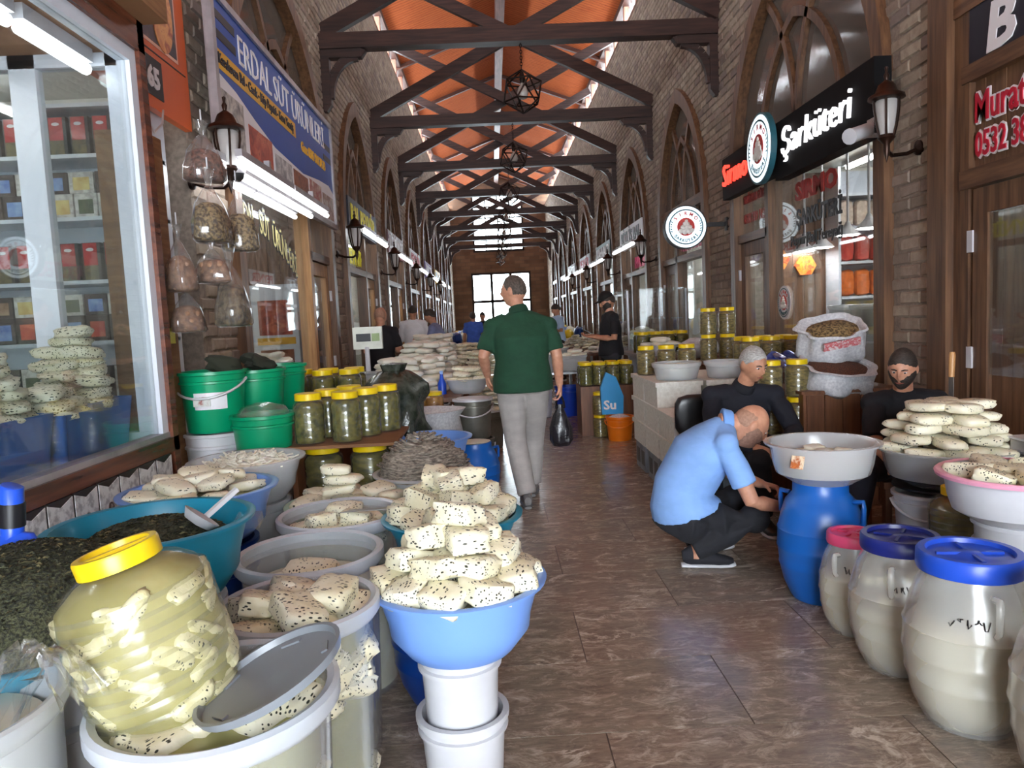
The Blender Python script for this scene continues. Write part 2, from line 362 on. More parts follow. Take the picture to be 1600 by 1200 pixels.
for n_, (xa, xb, za, zb) in enumerate(EW):
    w_ = B()
    for x in (xa, xb): w_.box(x-.05, x+.05, YEND-.06, YEND+.1, za-.05, zb+.05)
    for z in (za, zb): w_.box(xa, xb, YEND-.06, YEND+.1, z-.05, z+.05)
    wo = w_.build('window_%d' % (n_+20), iron); tag(wo, kind='structure')
    nx, nz = (4, 5) if n_ == 0 else (3, 2)
    mw = .03 if n_ == 0 else .07
    for i in range(1, nx): B().box(xa+(xb-xa)*i/nx-mw, xa+(xb-xa)*i/nx+mw, YEND-.02, YEND+.05, za, zb).build('mullion', iron, wo)
    for i in range(1, nz): B().box(xa, xb, YEND-.02, YEND+.05, za+(zb-za)*i/nz-mw, za+(zb-za)*i/nz+mw).build('glazing_bar', iron, wo)
    B().box(xa, xb, YEND+.06, YEND+.066, za, zb).build('pane', glass, wo)

# ------------------------------------------------------------------ roof: clerestory, ceiling boards, trusses
kc = NT('orange ceiling boards'); v = kc.coord((1, 1, 1)); n1 = kc.noise(kc.coord((.6, 9, 1)), 4, 5); sy = kc.add('ShaderNodeSeparateXYZ', {0: v})
mod = kc.add('ShaderNodeMath', {0: sy.outputs[1], 1: .11}, operation='MODULO'); gv = kc.ramp(kc.add('ShaderNodeMath', {0: mod.outputs[0], 1: .11}, operation='DIVIDE').outputs[0], [(0, (.25, .25, .25, 1)), (.1, (1, 1, 1, 1)), (.9, (1, 1, 1, 1)), (1, (.25, .25, .25, 1))])
kc.set(Base_Color=kc.mix(1, kc.ramp(n1, [(.25, S(172, 80, 44)), (.5, S(196, 106, 60)), (.75, S(142, 60, 36))]), gv, 'MULTIPLY'), Roughness=.85); kc.b.inputs['Specular IOR Level'].default_value = .1; kc.bump(gv, .4, .01); ceil_m = kc.m
ZE, ZR = 7.66, 8.55
cl = B()
for s_, X in ((-1, XL), (1, XR)):
    cl.add([(X+s_*.4, -4, ZE-.12), (X+s_*.4, YEND+.3, ZE-.12), (XC, YEND+.3, ZR), (XC, -4, ZR)], [(0, 1, 2, 3)])
    cl.add([(X+s_*.4, -4, ZE-.05), (X+s_*.4, YEND+.3, ZE-.05), (XC, YEND+.3, ZR+.08), (XC, -4, ZR+.08)], [(0, 1, 2, 3)])
ceiling = cl.build('ceiling', ceil_m, fix=False); tag(ceiling, kind='structure')
rb = wood('brown ridge beam wood', S(110, 70, 60), S(74, 46, 42), 1)
t = B().box(XC-.1, XC+.1, -4, YEND, ZR-.42, ZR-.02).build('trim_1', rb); tag(t, kind='structure')
palew = wood('pale sunlit post wood', S(206, 150, 128), S(170, 110, 92), 2)  # bright light on the clerestory posts is put into this pale pink colour
for n_, (s_, X) in enumerate(((-1, XL), (1, XR))):
    t = B().box(min(X, X+s_*.28), max(X, X+s_*.28), -4, YEND, ZE-.1, ZE+.06).build('trim_%d' % (n_+2), beamY); tag(t, kind='structure')
    wn = B().box(min(X, X+s_*.28), max(X, X+s_*.28), -4, YEND, ZW, ZW+.05).build('window_%d' % (n_+30), frameY); tag(wn, kind='structure')
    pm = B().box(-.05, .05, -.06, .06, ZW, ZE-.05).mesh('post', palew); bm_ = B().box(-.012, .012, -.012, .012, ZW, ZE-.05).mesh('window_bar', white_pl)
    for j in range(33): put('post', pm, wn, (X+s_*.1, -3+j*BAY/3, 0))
    for j in range(120): put('window_bar', bm_, wn, (X+s_*.18, 5+j*.27, 0))
rafX = wood('dark ceiling rafter wood', S(92, 56, 44), S(60, 36, 30), 0)
rm = B()
for s_ in (-1, 1): rm.bar((XC, 0, ZR-.07), (XC+s_*2.6, 0, ZE-.2+.06), .09, .09)
raf = rm.mesh('rafter', rafX); rt_ = put('trim_4', raf, None, (0, T0-BAY/2, 0)); tag(rt_, kind='structure')
for j in range(1, 9):
    o = put('rafter', raf, rt_, (0, j*BAY, 0))
ZT = 4.91
tie = B().box(XL, XR, -.09, .09, ZT-.18, ZT).mesh('tie_beam', beamX)
def scis(s_):
    a = Vector((XL if s_ > 0 else XR, 0, ZT+.06)); c = Vector((XR if s_ > 0 else XL, 0, 7.42)); y = .1*s_
    return B().bar((a.x, y, a.z), (c.x, y, c.z), .1, .19).mesh('scissor_beam', beamX)
sc1, sc2 = scis(1), scis(-1)
def bracket(s_, X):
    b = B(); b.box(min(X, X+s_*.11), max(X, X+s_*.11), -.06, .06, ZT-.82, ZT-.18); b.box(min(X, X+s_*.5), max(X, X+s_*.5), -.06, .06, ZT-.28, ZT-.181)
    pts = [(X+s_*(.09+.36*(1-math.cos(t*PI/16))), 0, ZT-.74+.48*math.sin(t*PI/16)) for t in range(9)]
    for p, q in zip(pts[:-1], pts[1:]): b.bar(p, q, .1, .075, upv=(0, 1, 0))
    b.prism([(X, ZT-.82), (X+s_*.11, ZT-.82), (X+s_*.05, ZT-.9), (X, ZT-.9)], 1, -.05, .05)
    b.prism([(X+s_*.5, ZT-.18), (X+s_*.56, ZT-.2), (X+s_*.5, ZT-.28)], 1, -.05, .05)
    return b.mesh('bracket', beamX)
br1, br2 = bracket(1, XL), bracket(-1, XR)
ORD = ['nearest', 'second', 'third', 'fourth', 'fifth', 'sixth', 'seventh', 'farthest']
chain_m = iron
ic = bmesh.new(); bmesh.ops.create_icosphere(ic, subdivisions=1, radius=.26); lb = B()
for e in ic.edges: lb.tube([e.verts[0].co, e.verts[1].co], .011, 5)
ic.free(); lant_me = lb.mesh('lantern_cage', iron)
bulb_me = B().lathe([(0, -.1), (.05, -.08), (.07, -.02), (.05, .05), (.02, .08), (.02, .12)], 12).mesh('bulb', M('pale unlit bulb glass', S(200, 196, 190), S(180, 176, 170), rough=.2), 60)
sock_me = B().lathe([(.025, .1), (.03, .12), (.03, .2), (.012, .26)], 10).mesh('socket', iron, 40)
ch = B()
for i in range(9): ch.tube([(.013*math.cos(a)*(1 if i % 2 else 0), .013*math.cos(a)*(0 if i % 2 else 1), .29+i*.036+.024*math.sin(a)) for a in [k*PI/4 for k in range(8)]], .004, 4, closed=True)
chain_me = ch.mesh('chain', iron)
for k in range(8):
    y = T0+BAY*k
    t = thing('roof_truss', '%s of the dark wooden roof trusses spanning the hall, counted from the camera' % ORD[k], 'truss', (0, y, 0), group='roof trusses')
    for nm, me in (('tie_beam', tie), ('scissor_beam', sc1), ('scissor_beam', sc2), ('bracket', br1), ('bracket', br2)): put(nm, me, t)
    p = thing('pendant_lantern', 'black icosahedron cage pendant hanging from the %s roof truss' % ORD[k], 'lantern', (XC+.01, y, 4.16), group='pendant lanterns along the ridge')
    for nm, me in (('lantern_cage', lant_me), ('bulb', bulb_me), ('socket', sock_me), ('chain', chain_me)): put(nm, me, p)

# ------------------------------------------------------------------ arched shop fronts
def ring(b, outer, inner, x0, x1):
    n = len(outer)
    for i in range(n-1):
        (ya, za), (yb, zb), (yc, zc), (yd, zd) = outer[i], outer[i+1], inner[i+1], inner[i]
        vs_ = [(x, y, z) for x in (x0, x1) for y, z in ((ya, za), (yb, zb), (yc, zc), (yd, zd))]
        b.add(vs_, [(0, 1, 2, 3), (7, 6, 5, 4), (0, 4, 5, 1), (2, 6, 7, 3), (1, 5, 6, 2), (0, 3, 7, 4)])
def curve_bar(b, pts, w, x0, x1):
    for (ya, za), (yb, zb) in zip(pts[:-1], pts[1:]):
        t = Vector((yb-ya, zb-za)).normalized(); n = Vector((-t.y, t.x))*w/2
        pl = [(ya+n.x, za+n.y), (yb+n.x, zb+n.y), (yb-n.x, zb-n.y), (ya-n.x, za-n.y)]; b.prism(pl, 0, x0, x1)
def shopfront(n_, side, o, zb=2.92, zt=2.14, door=True, sill=.75, tall=False):
    """wooden arch, tracery, transom, posts, panes, door; local origin on the wall face at the bay centre"""
    yc, a, s, p = o; X = XL if side < 0 else XR; d = side         # d: direction into the shop
    xo, xi = sorted((-.07*d, .16*d)); fb = B(); ring(fb, arch_pts(a+.03, s, p+.04), arch_pts(a-.12, s, p-.17), xo, xi)
    w = fb.build('window_%d' % n_, frameZ, loc=(X, yc, 0)); tag(w, kind='structure')
    xa, xb = sorted((.0*d, .09*d)); inn = a-.1
    tr = B(); ap = arch_pts(inn*.60, s+.02, s+(p-s)*.66, zb+.05); ring(tr, ap, arch_pts(inn*.60-.07, s+.02, s+(p-s)*.66-.09, zb+.05), xa, xb); tr.build('tracery_arch', frameZ, w)
    h = p-s; Rr = (a*a+h*h)/(2*a)
    for q in (-1, 1):
        pts = []
        for i in range(13):
            th = math.asin(h/Rr)*i/12; y = q*((math.cos(th)*Rr-(Rr-a))-a); z = s+.1+math.sin(th)*Rr
            if z < p and abs(y) < hw((0, a, s, p), z)-.06: pts.append((y, z))
        t2 = B(); curve_bar(t2, [(0, zb)]+pts, .07, xa, xb); t2.build('tracery_rib', frameZ, w)
    gx = sorted((.045*d, .05*d)); g = B(); poly = arch_pts(a-.1, s, p-.15, zb)
    g.prism(poly, 0, gx[0], gx[1]); g.build('pane', dimglass, w)
    bx = sorted((-.03*d, .12*d)); B().box(bx[0], bx[1], -a+.1, a-.1, zb-.07, zb+.07).build('rail', frameY, w)
    yd = a-1.02
    B().box(bx[0], bx[1], yd if tall else -a+.1, a-.1, zt, zt+.09).build('transom', frameY, w)
    B().box(bx[0], bx[1], yd-.05, yd+.05, 0, zb-.07).build('post', pineZ if tall and side < 0 else frameZ, w)
    if tall: B().box(gx[0], gx[1], -a+.1, yd-.05, sill, zb-.07).build('pane', glass, w)
    else:
        B().box(gx[0], gx[1], -a+.1, yd-.05, zt+.09, zb-.07).build('pane', glass, w)
        B().box(gx[0], gx[1], -a+.1, yd-.05, sill, zt).build('pane', glass, w)
    B().box(gx[0], gx[1], yd+.05, a-.12, zt+.09, zb-.07).build('pane', glass, w)
    nb = int((yd-.05+a-.1)/.14)
    for i in range(nb):
        y = -a+.1+(i+.5)*(yd-.05+a-.1)/nb; B().box(bx[0]+.02, bx[1]-.02, y-.066, y+.066, 0, sill).build('panel_board', frameZ, w)
    if door:
        dr = B(); x0, x1 = sorted((.0*d, .06*d))
        for y0, y1, z0, z1 in ((yd+.07, yd+.19, .02, zt-.01), (a-.27, a-.15, .02, zt-.01), (yd+.19, a-.27, zt-.15, zt-.01), (yd+.19, a-.27, .02, .8)): dr.box(x0, x1, y0, y1, z0, z1)
        do = dr.build('door_leaf', pineZ if side < 0 else frameZ, w)
        B().box(x0+.02, x1-.03, yd+.19, a-.27, .8, zt-.15).build('door_pane', glass, do)
        for z in (.95, 1.72): B().box(-.02*d-.012, -.02*d+.012, a-.16, a-.12, z, z+.12).build('hinge', white_pl, do)
    return w
def room(n_, side, o, depth=1.9, back=None, lamps=2):
    yc, a, s, p = o; X = XL if side < 0 else XR; d = side; x0, x1 = X+.3*d, X+(.3+depth)*d; y0, y1 = yc-a-.15, yc+a+.15; b = B()
    def q(*pts): b.add(pts, [tuple(range(len(pts)))])
    q((x1, y0, 0), (x1, y1, 0), (x1, y1, 4.9), (x1, y0, 4.9)); q((x0, y0, 0), (x1, y0, 0), (x1, y0, 4.9), (x0, y0, 4.9)); q((x0, y1, 0), (x1, y1, 0), (x1, y1, 4.9), (x0, y1, 4.9))
    q((x0, y0, 3.0), (x1, y0, 3.0), (x1, y1, 3.0), (x0, y1, 3.0)); q((x0, y0, 4.9), (x1, y0, 4.9), (x1, y1, 4.9), (x0, y1, 4.9))
    q((x0, y0, .005), (x1, y0, .005), (x1, y1, .005), (x0, y1, .005))
    w = b.build('wall_back', back or cream); tag(w, kind='structure')
    for i in range(lamps):
        y = yc-a*.5+i*a; l = thing('ceiling_tube_light', SHOPLAMP[side] % (ORD[n_] if n_ < 8 else 'last', ['nearer', 'farther'][i]), 'lamp', (X+1.2*d, y, 2.95), group='tube lights inside the shops')
        B().box(-.06, .06, -.62, .62, 0, .05).build('lamp_housing', white_pl, l); B().tube([(0, -.6, -.02), (0, .6, -.02)], .022, 8).build('tube', lamp_soft, l)
SHOPLAMP = {-1: '%s left shop interior white tube light, the %s of two', 1: '%s right shop interior white tube light, the %s of two'}
tealwall = M('brown panelled shop wall', S(150, 112, 82), S(118, 84, 58), st=(1, 6, .3), sc=4)
for i, o in enumerate(OP_R):
    if i: shopfront(i, 1, o, tall=i == 1)
    room(i, 1, o, back=cream)
for i, o in enumerate(OP_L):
    if i: shopfront(i+10, -1, o, tall=i == 1)
    room(i, -1, o, back=cream)
# ------------------------------------------------------------------ signs and lettering
def flat(name, c, **kw): return M(name, c, tuple(x*.93 for x in c[:3])+(1,), sc=2, rough=kw.pop('rough', .4), **kw)
sg_blue = flat('sign blue vinyl', S(28, 78, 168)); sg_yel = flat('sign yellow vinyl', S(232, 176, 40)); sg_wht = flat('sign white vinyl', S(232, 230, 234)); sg_blk = flat('sign black vinyl', S(20, 20, 26))
sg_navy = flat('sign navy vinyl', S(16, 18, 36)); sg_or = flat('orange sign board', S(216, 98, 44)); sg_red = flat('crimson vinyl letters', S(188, 24, 52)); alu = M('aluminium sign trim', S(190, 186, 190), S(160, 156, 160), rough=.35, metal=.5)
gl_red = M('lit red letters', S(230, 30, 24), S(240, 40, 30), emit=1.6, ecol=(1, .05, .03, 1)); gl_wht = M('lit white letters', S(245, 245, 250), S(250, 250, 250), emit=1.1)
lit_disc = M('backlit sign face', S(215, 235, 245), S(225, 240, 248), emit=.75, ecol=(.8, .93, 1, 1)); lg_teal = flat('logo teal', S(40, 96, 110)); lg_red = flat('logo red', S(206, 58, 52)); lg_wht = flat('logo cheese white', S(238, 240, 236))
def photo(name, a, b_, c, sc=9):
    k = NT(name); v = k.coord(rnd=True); n = k.noise(v, sc, 3, .6, .6); k.set(Base_Color=k.ramp(n, [(.3, a), (.48, b_), (.62, c), (.75, a)]), Roughness=.35); return k.m
def arc_text(txt, r, a0, a1, size, mat, parent, z, name, flip=False, bold=.004):
    n = len(txt)
    for i, ch_ in enumerate(txt):
        a = a0+(a1-a0)*(i/(n-1)); me = text_mesh(ch_, size, .001, bold, 'CENTER'); me.materials.clear(); me.materials.append(mat)
        put(name, me, parent, (r*math.cos(a), r*math.sin(a), z), (0, 0, a+PI/2 if flip else a-PI/2))
def logo(parent, r, face):
    B().lathe([(0, 0), (r*.985, 0), (r, .004), (0, .006)], 48).build('sign_face', face, parent)
    B().lathe([(r*.83, .006), (r*.80, .009), (r*.86, .009), (r*.83, .006)], 48, cap0=False, cap1=False).build('logo_ring', lg_teal, parent)
    B().lathe([(0, .007), (r*.44, .007), (r*.44, .010), (0, .010)], 36).build('logo_circle', lg_red, parent)
    hp = B()
    for x, y, q in ((-.26, -.2, .13), (-.06, -.24, .14), (.15, -.22, .14), (.3, -.18, .11), (-.16, -.02, .13), (.04, -.04, .14), (.2, -.02, .11), (-.05, .14, .12), (.1, .14, .1), (.02, .28, .09)):
        hp.lathe([(0, .011), (q*r, .011), (q*r*.8, .02), (0, .024)], 10, mx=Matrix.Translation((x*r, y*r, 0)))
    hp.build('logo_cheese_heap', lg_wht, parent)
    arc_text('SIRMO', r*.57, PI*.78, PI*.22, r*.24, lg_red, parent, .010, 'logo_letter', bold=.002); arc_text('ŞARKÜTERİ', r*.73, PI*1.22, PI*1.78, r*.19, lg_teal, parent, .010, 'logo_letter', True, bold=.002)
    for s_ in (-1, 1):
        for i in range(5):
            a = PI/2+s_*(PI*.40+i*.16); lf = B().lathe([(0, 0), (r*.035, r*.05), (0, r*.15)], 5); m = Matrix.Translation((r*.68*math.cos(a), r*.68*math.sin(a), .011)) @ Matrix.Rotation(a-PI/2+s_*(-.5) if s_ > 0 else a-PI/2+.5, 4, 'Z') @ Matrix.Rotation(-PI/2, 4, 'X') @ Matrix.Diagonal((1, .12, 1, 1))
            lf.v = [tuple(m @ Vector(p)) for p in lf.v]; lf.build('logo_leaf', lg_teal, parent)

# --- blue dairy sign on the left
t = thing('shop_sign', 'long blue sign reading ERDAL SÜT ÜRÜNLERİ with a row of food photos', 'sign', (XL+.1, 5.06, 2.55), wc=True)
X = -1.75; y0, y1, z0, z1 = 5.06, 8.62, 2.55, 3.66
B().box(X-.05, X-.006, y0, y1, z0, z1).build('sign_box', alu, t)
for y in (5.5, 6.9, 8.3): B().box(XL+.004, X-.05, y-.03, y+.03, z0+.3, z0+.36).build('wall_bracket', black_pl, t)
fr = B()
for a, b_, c, d in ((y0-.03, y0+.03, z0-.03, z1+.03), (y1-.03, y1+.03, z0-.03, z1+.03), (y0, y1, z0-.03, z0+.02), (y0, y1, z1-.02, z1+.03)): fr.box(X-.03, X+.02, a, b_, c, d)
fr.build('sign_frame', alu, t)
B().box(X-.006, X, y0+.03, y1-.03, z0+.02, z1-.02).build('blue_panel', sg_blue, t)
wv = [(y0+.03, z0+.02), (y1-.03, z0+.02), (y1-.03, z0+.36), (y1-.25, z0+.42), (y1-.7, z0+.40), (y0+2.2, z0+.34), (y0+1.3, z0+.38), (y0+.8, z0+.47), (y0+.4, z0+.56), (y0+.03, z0+.60)]
B().prism(wv, 0, X, X+.003).build('white_swoosh', sg_wht, t)
PH = [photo('cheese braid print', S(62, 58, 60), S(170, 166, 160), S(214, 208, 196)), photo('sucuk print', S(120, 40, 34), S(170, 70, 50), S(200, 110, 80)), photo('white cheese print', S(72, 70, 74), S(160, 156, 156), S(210, 206, 204)),
      photo('dried fruit print', S(110, 50, 32), S(150, 84, 50), S(90, 40, 30)), photo('honey print', S(190, 170, 150), S(160, 40, 40), S(216, 206, 190)), photo('village print', S(70, 62, 58), S(150, 110, 90), S(190, 180, 170))]
for i, (a, b_, h) in enumerate(((.06, .52, .50), (.62, 1.2, .40), (1.27, 1.78, .33), (1.84, 2.36, .32), (2.42, 2.92, .34), (2.98, 3.48, .30))):
    B().box(X+.003, X+.006, y0+a, y0+b_, z0+.05, z0+h).build('photo_panel', PH[i], t)
B().box(X, X+.003, y0+.03, y0+2.02, z0+.63, z0+.76).build('yellow_stripe', sg_yel, t)
for v in (.99, .86): B().box(X, X+.003, y0+.06, y0+.46, z0+v-.03, z0+v+.03).build('black_stripe', sg_blk, t); B().box(X, X+.003, y1-.4, y1-.05, z0+v-.18, z0+v-.12).build('black_stripe', sg_blk, t)
letters('lettering', 'ERDAL SÜT ÜRÜNLERİ', sg_wht, t, (X+.003, y0+.52, z0+.80), ROT_L, .30, 2.7, bold=-.002)
letters('lettering', 'Karakovan Bal - Cacık - Küp Peyniri - Kuru Yemiş', sg_navy, t, (X+.005, y0+.08, z0+.665), ROT_L, .10, 1.85, bold=.002)
letters('lettering', 'Gsm: 0505 508 74 73', sg_yel, t, (X+.003, y0+2.2, z0+.56), ROT_L, .13, 1.0, bold=.004)
# tube lights below it
for r_, (x, zz) in enumerate(((-1.52, 2.46), (-1.67, 2.46), (-1.82, 2.46))):
    for j in range(2):
        l = thing('tube_light', 'white fluorescent tube light under the blue sign, %s row, %s one' % (['front', 'middle', 'rear'][r_], ['nearer', 'farther'][j]), 'lamp', (x, 5.3+j*1.24, zz), group='tube lights under the blue sign')
        B().box(-.022, .022, -.6, .6, .035, .08).build('lamp_housing', alu, l); B().tube([(0, -.58, .005), (0, .58, .005)], .021, 8).build('tube', lamp_glow, l, 60)
t = thing('window_lettering', 'cream arched ERDAL SÜT ÜRÜNLERİ letters on the left shop window', 'lettering', (XL, 6.5, 2.1), wc=True)
sg_crm = flat('cream window letters', S(226, 214, 150)); txt = 'ERDAL SÜT ÜRÜNLERİ'
for i, ch_ in enumerate(txt):
    u_ = i/(len(txt)-1); y = 5.78+1.6*u_; z = 2.24-.5*max(0, u_-.25)**1.6
    if ch_ == ' ': continue
    for sz, mt, dx in ((.27, sg_blk, 0), (.27, sg_crm, .004)):
        me = text_mesh(ch_, sz, .001, .014 if mt is sg_blk else 0, 'CENTER', sx=.62); me.materials.clear(); me.materials.append(mt); put('letter', me, t, (XL+.012+dx, y, z), ROT_L)

# --- orange sign 65
t = thing('shop_sign', 'orange sign with number 65 and a dark food picture above the glass display', 'sign', (-1.9, 3.9, 2.71), wc=True)
X = -1.875
B().box(X-.045, X, 2.3, 4.92, 2.71, 4.1).build('sign_board', sg_or, t)
B().box(X, X+.003, 2.35, 4.78, 3.08, 3.84).build('picture_border', flat('pale pink sign line', S(240, 190, 170)), t)
B().box(X+.003, X+.005, 2.37, 4.76, 3.10, 3.82).build('picture', photo('grilled food print', S(40, 24, 38), S(58, 36, 46), S(120, 76, 60), 5), t)
B().lathe([(0, 0), (.23, .0), (.23, .004), (0, .004)], 20, mx=Matrix.Translation((X+.006, 4.58, 3.31)) @ Matrix.Rotation(PI/2, 4, 'Y') @ Matrix.Diagonal((1, .62, 1, 1))).build('picture_food', photo('roast food print', S(200, 120, 60), S(226, 160, 90), S(170, 80, 44)), t)
B().box(X, X+.004, 4.4, 4.92, 3.86, 4.1).build('black_band', sg_blk, t)
letters('lettering', '65', sg_wht, t, (X+.007, 4.32, 2.83), ROT_L, .16, .15, bold=.006); B().box(X, X+.005, 4.28, 4.52, 2.78, 3.0).build('number_plate', sg_blk, t)
B().box(X, X+.003, 4.3, 4.88, 3.035, 3.043).build('rule_line', sg_blk, t)


# --- black lit sign on the right
box_blk = M('matte black sign box', S(13, 13, 15), S(18, 18, 20), rough=.7, spec=.15)
t = thing('shop_sign', 'black light box with red Sirmo and white Şarküteri letters', 'sign', (2.8, 6.9, 2.6), wc=True); X = 2.72
B().box(X, XR-.06, 5.2, 7.0, 2.58, 3.1).build('sign_box', box_blk, t); B().box(X+.03, XR-.06, 7.0, 8.68, 2.66, 3.12).build('sign_box', box_blk, t)
letters('lettering', 'Sirmo', gl_red, t, (X+.01, 8.60, 2.80), ROT_R, .34, .80, bold=-.002, shear=.12, ext=.012); letters('lettering', 'Şarküteri', gl_wht, t, (X-.015, 6.80, 2.77), ROT_R, .33, 1.3, bold=-.003, shear=.12, ext=.012)
d = thing('round_sign', 'round backlit cheese logo sign between the red and white letters', 'sign', (X-.07, 7.23, 2.93)); d.rotation_euler = ROT_R; logo(d, .315, lit_disc)
B().lathe([(.31, -.05), (.335, -.05), (.335, .002), (.31, .002)], 40, cap0=False, cap1=False).build('rim', lg_teal, d); B().lathe([(0, -.05), (.31, -.05), (.31, -.045), (0, -.045)], 32).build('back_plate', black_pl, d)
# hanging blade sign
d = thing('round_sign', 'round backlit cheese logo blade sign sticking out from the brick pier', 'sign', (2.38, 8.96, 2.41)); d.rotation_euler = ROT_F; logo(d, .245, lit_disc)
B().lathe([(.235, -.1), (.262, -.1), (.262, .002), (.24, .002)], 40, cap0=False, cap1=False).build('rim', black_pl, d); B().lathe([(0, -.1), (.24, -.1), (.24, -.095), (0, -.095)], 32).build('back_plate', black_pl, d)
B().bar((.25, .02, -.05), (.54, .02, -.05), .05, .03).build('arm', black_pl, d); B().box(.5, .53, -.06, .1, -.09, -.01).build('wall_plate', black_pl, d)
d = thing('window_sticker', 'round cheese logo sticker on the right shop window glass', 'sticker', (XR+.035, 7.38, 1.44)); d.rotation_euler = ROT_R; logo(d, .17, sg_wht)
t = thing('window_lettering', 'red SIRMO and black ŞARKÜTERİ lettering on the right shop window', 'lettering', (XR+.03, 6.6, 1.95), wc=True)
letters('lettering', 'SIRMO', flat('dark red window letters', S(176, 40, 34)), t, (XR+.035, 7.08, 2.40), ROT_R, .22, .86, bold=.01); letters('lettering', 'ŞARKÜTERİ', sg_blk, t, (XR+.035, 7.06, 2.16), ROT_R, .2, .92, bold=.006); letters('lettering', 'Peynir|Bal|Tereyağ', sg_blk, t, (XR+.035, 7.2, 1.98), ROT_R, .14, 1.06, bold=.002)
t = thing('window_lettering', 'dark red owner name and phone number on the pane above the right shop door', 'lettering', (XR+.02, 8.2, 2.3), wc=True)
rd = flat('dark red small letters', S(150, 40, 34)); letters('lettering', 'SEYİTHAN GÜLER', rd, t, (XR+.03, 8.5, 2.58), ROT_R, .12, .7, bold=.004); letters('lettering', '0533 739 11 51', rd, t, (XR+.03, 8.5, 2.36), ROT_R, .14, .7, bold=.004)

# --- shop front at the right edge
w = B().box(XR-.06, XR+.1, 4.58, 4.78, 0, 4.2).build('door_1', frameZ); tag(w, kind='structure')
B().box(XR-.02, XR+.1, 1.5, 4.58, 3.09, 3.2).build('rail', frameY, w); B().box(XR-.02, XR+.1, 1.5, 4.5, 2.68, 2.78).build('rail', frameY, w); B().box(XR-.03, XR+.1, 1.5, 4.5, 2.06, 2.17).build('transom', frameY, w)
B().box(XR-.01, XR+.1, 4.44, 4.58, 0, 3.09).build('post', frameZ, w)
bw = wood('brown vertical board wood', S(116, 82, 58), S(84, 56, 38), 2)
for i in range(22): B().box(XR+.03+.004*(i % 2), XR+.08, 4.44-(i+1)*.088+.003, 4.44-i*.088, 2.17, 2.68).build('board', bw, w)
dr = B()
for a, b_, c, d_ in ((4.28, 4.41, .02, 2.05), (3.05, 3.2, .02, 2.05), (3.2, 4.28, 1.9, 2.05), (3.2, 4.28, .02, .3)): dr.box(XR, XR+.06, a, b_, c, d_)
dl = dr.build('door_leaf', frameZ, w)
for i in range(12): B().box(XR+.035, XR+.06, 4.28-(i+1)*.09+.003, 4.28-i*.09, .3, 1.9).build('door_board', bw, dl)
B().box(XR+.012, XR+.018, 3.2, 4.28, .95, 1.9).build('door_pane', glass, dl)
for z in (1.68, .98): B().box(XR-.012, XR+.01, 4.40, 4.45, z, z+.13).build('hinge', white_pl, dl)
t = thing('shop_sign', 'dark navy board with a white letter B at the right edge', 'sign', (XR, 3.6, 2.78), wc=True)
B().box(XR-.012, XR+.05, 1.5, 4.44, 2.78, 3.09).build('sign_board', sg_navy, t)

letters('lettering', 'B', sg_wht, t, (XR-.014, 4.28, 2.80), ROT_R, .36, .24, bold=.012, shear=.12)
t = thing('window_lettering', 'crimson Murat name and 0532 38 phone letters on brown boards', 'lettering', (XR, 4.2, 2.2), wc=True)
for mt, bo, dx in ((sg_wht, .014, 0), (sg_red, .003, .006)):
    letters('lettering', 'Murat', mt, t, (XR+.022-dx, 4.42, 2.44), ROT_R, .24, .42, bold=bo); letters('lettering', '0532 38', mt, t, (XR+.022-dx, 4.42, 2.24), ROT_R, .20, .44, bold=bo)

# --- signs, awning lamps further down the hall
def fascia(side, k, cbg, txt, ctx, lab, h=.42, z=2.72):
    yc = REG[k][0]; X = (XL+.09) if side < 0 else (XR-.09); t = thing('shop_sign', lab, 'sign', (X, yc, z), wc=True); d = -side
    B().box(min(X, X-.1*d), max(X, X-.1*d), yc-1.15, yc+1.15, z, z+h).build('sign_box', cbg, t)
    letters('lettering', txt, ctx, t, (X+.004*d, yc-1.0 if side < 0 else yc+1.0, z+.1), ROT_L if side < 0 else ROT_R, h*.8, 2.0, bold=.01)
    for j in range(2):
        q = thing('tube_light', lab.replace('sign', 'sign: its %s tube light' % ['nearer', 'farther'][j]), 'lamp', (X+.16*d, yc-.6+1.2*j, z-.04), group='tube lights under the far signs')
        B().box(-.03, .03, -.5, .5, .03, .07).build('lamp_housing', white_pl, q); B().tube([(0, -.49, 0), (0, .49, 0)], .03, 7).build('tube', lamp_glow, q)
pur = flat('violet sign board', S(110, 80, 150)); redb = flat('maroon sign board', S(96, 34, 36)); yl = flat('bright yellow letters', S(230, 220, 40))
fascia(-1, 0, sg_navy, 'BAL PEYNİR', yl, 'black and yellow fascia sign on the second left arch'); fascia(-1, 1, redb, 'SÜT ÜRÜNLERİ', sg_wht, 'maroon fascia sign on the third left arch'); fascia(-1, 2, sg_wht, 'PEYNİR', sg_red, 'white fascia sign on the fourth left arch'); fascia(-1, 3, pur, 'ŞARKÜTERİ', sg_wht, 'violet fascia sign on the fifth left arch'); fascia(-1, 4, sg_yel, 'BAL', sg_blk, 'yellow fascia sign on the sixth left arch')
fascia(1, 1, sg_wht, 'BİTLİS BAL', sg_blk, 'white fascia sign on the third right arch'); fascia(1, 2, sg_blk, 'KAHVALTI', sg_wht, 'black fascia sign on the fourth right arch'); fascia(1, 3, sg_wht, 'PEYNİR', sg_red, 'white fascia sign with red letters on the fifth right arch'); fascia(1, 4, redb, 'SÜT', sg_wht, 'maroon fascia sign on the sixth right arch')
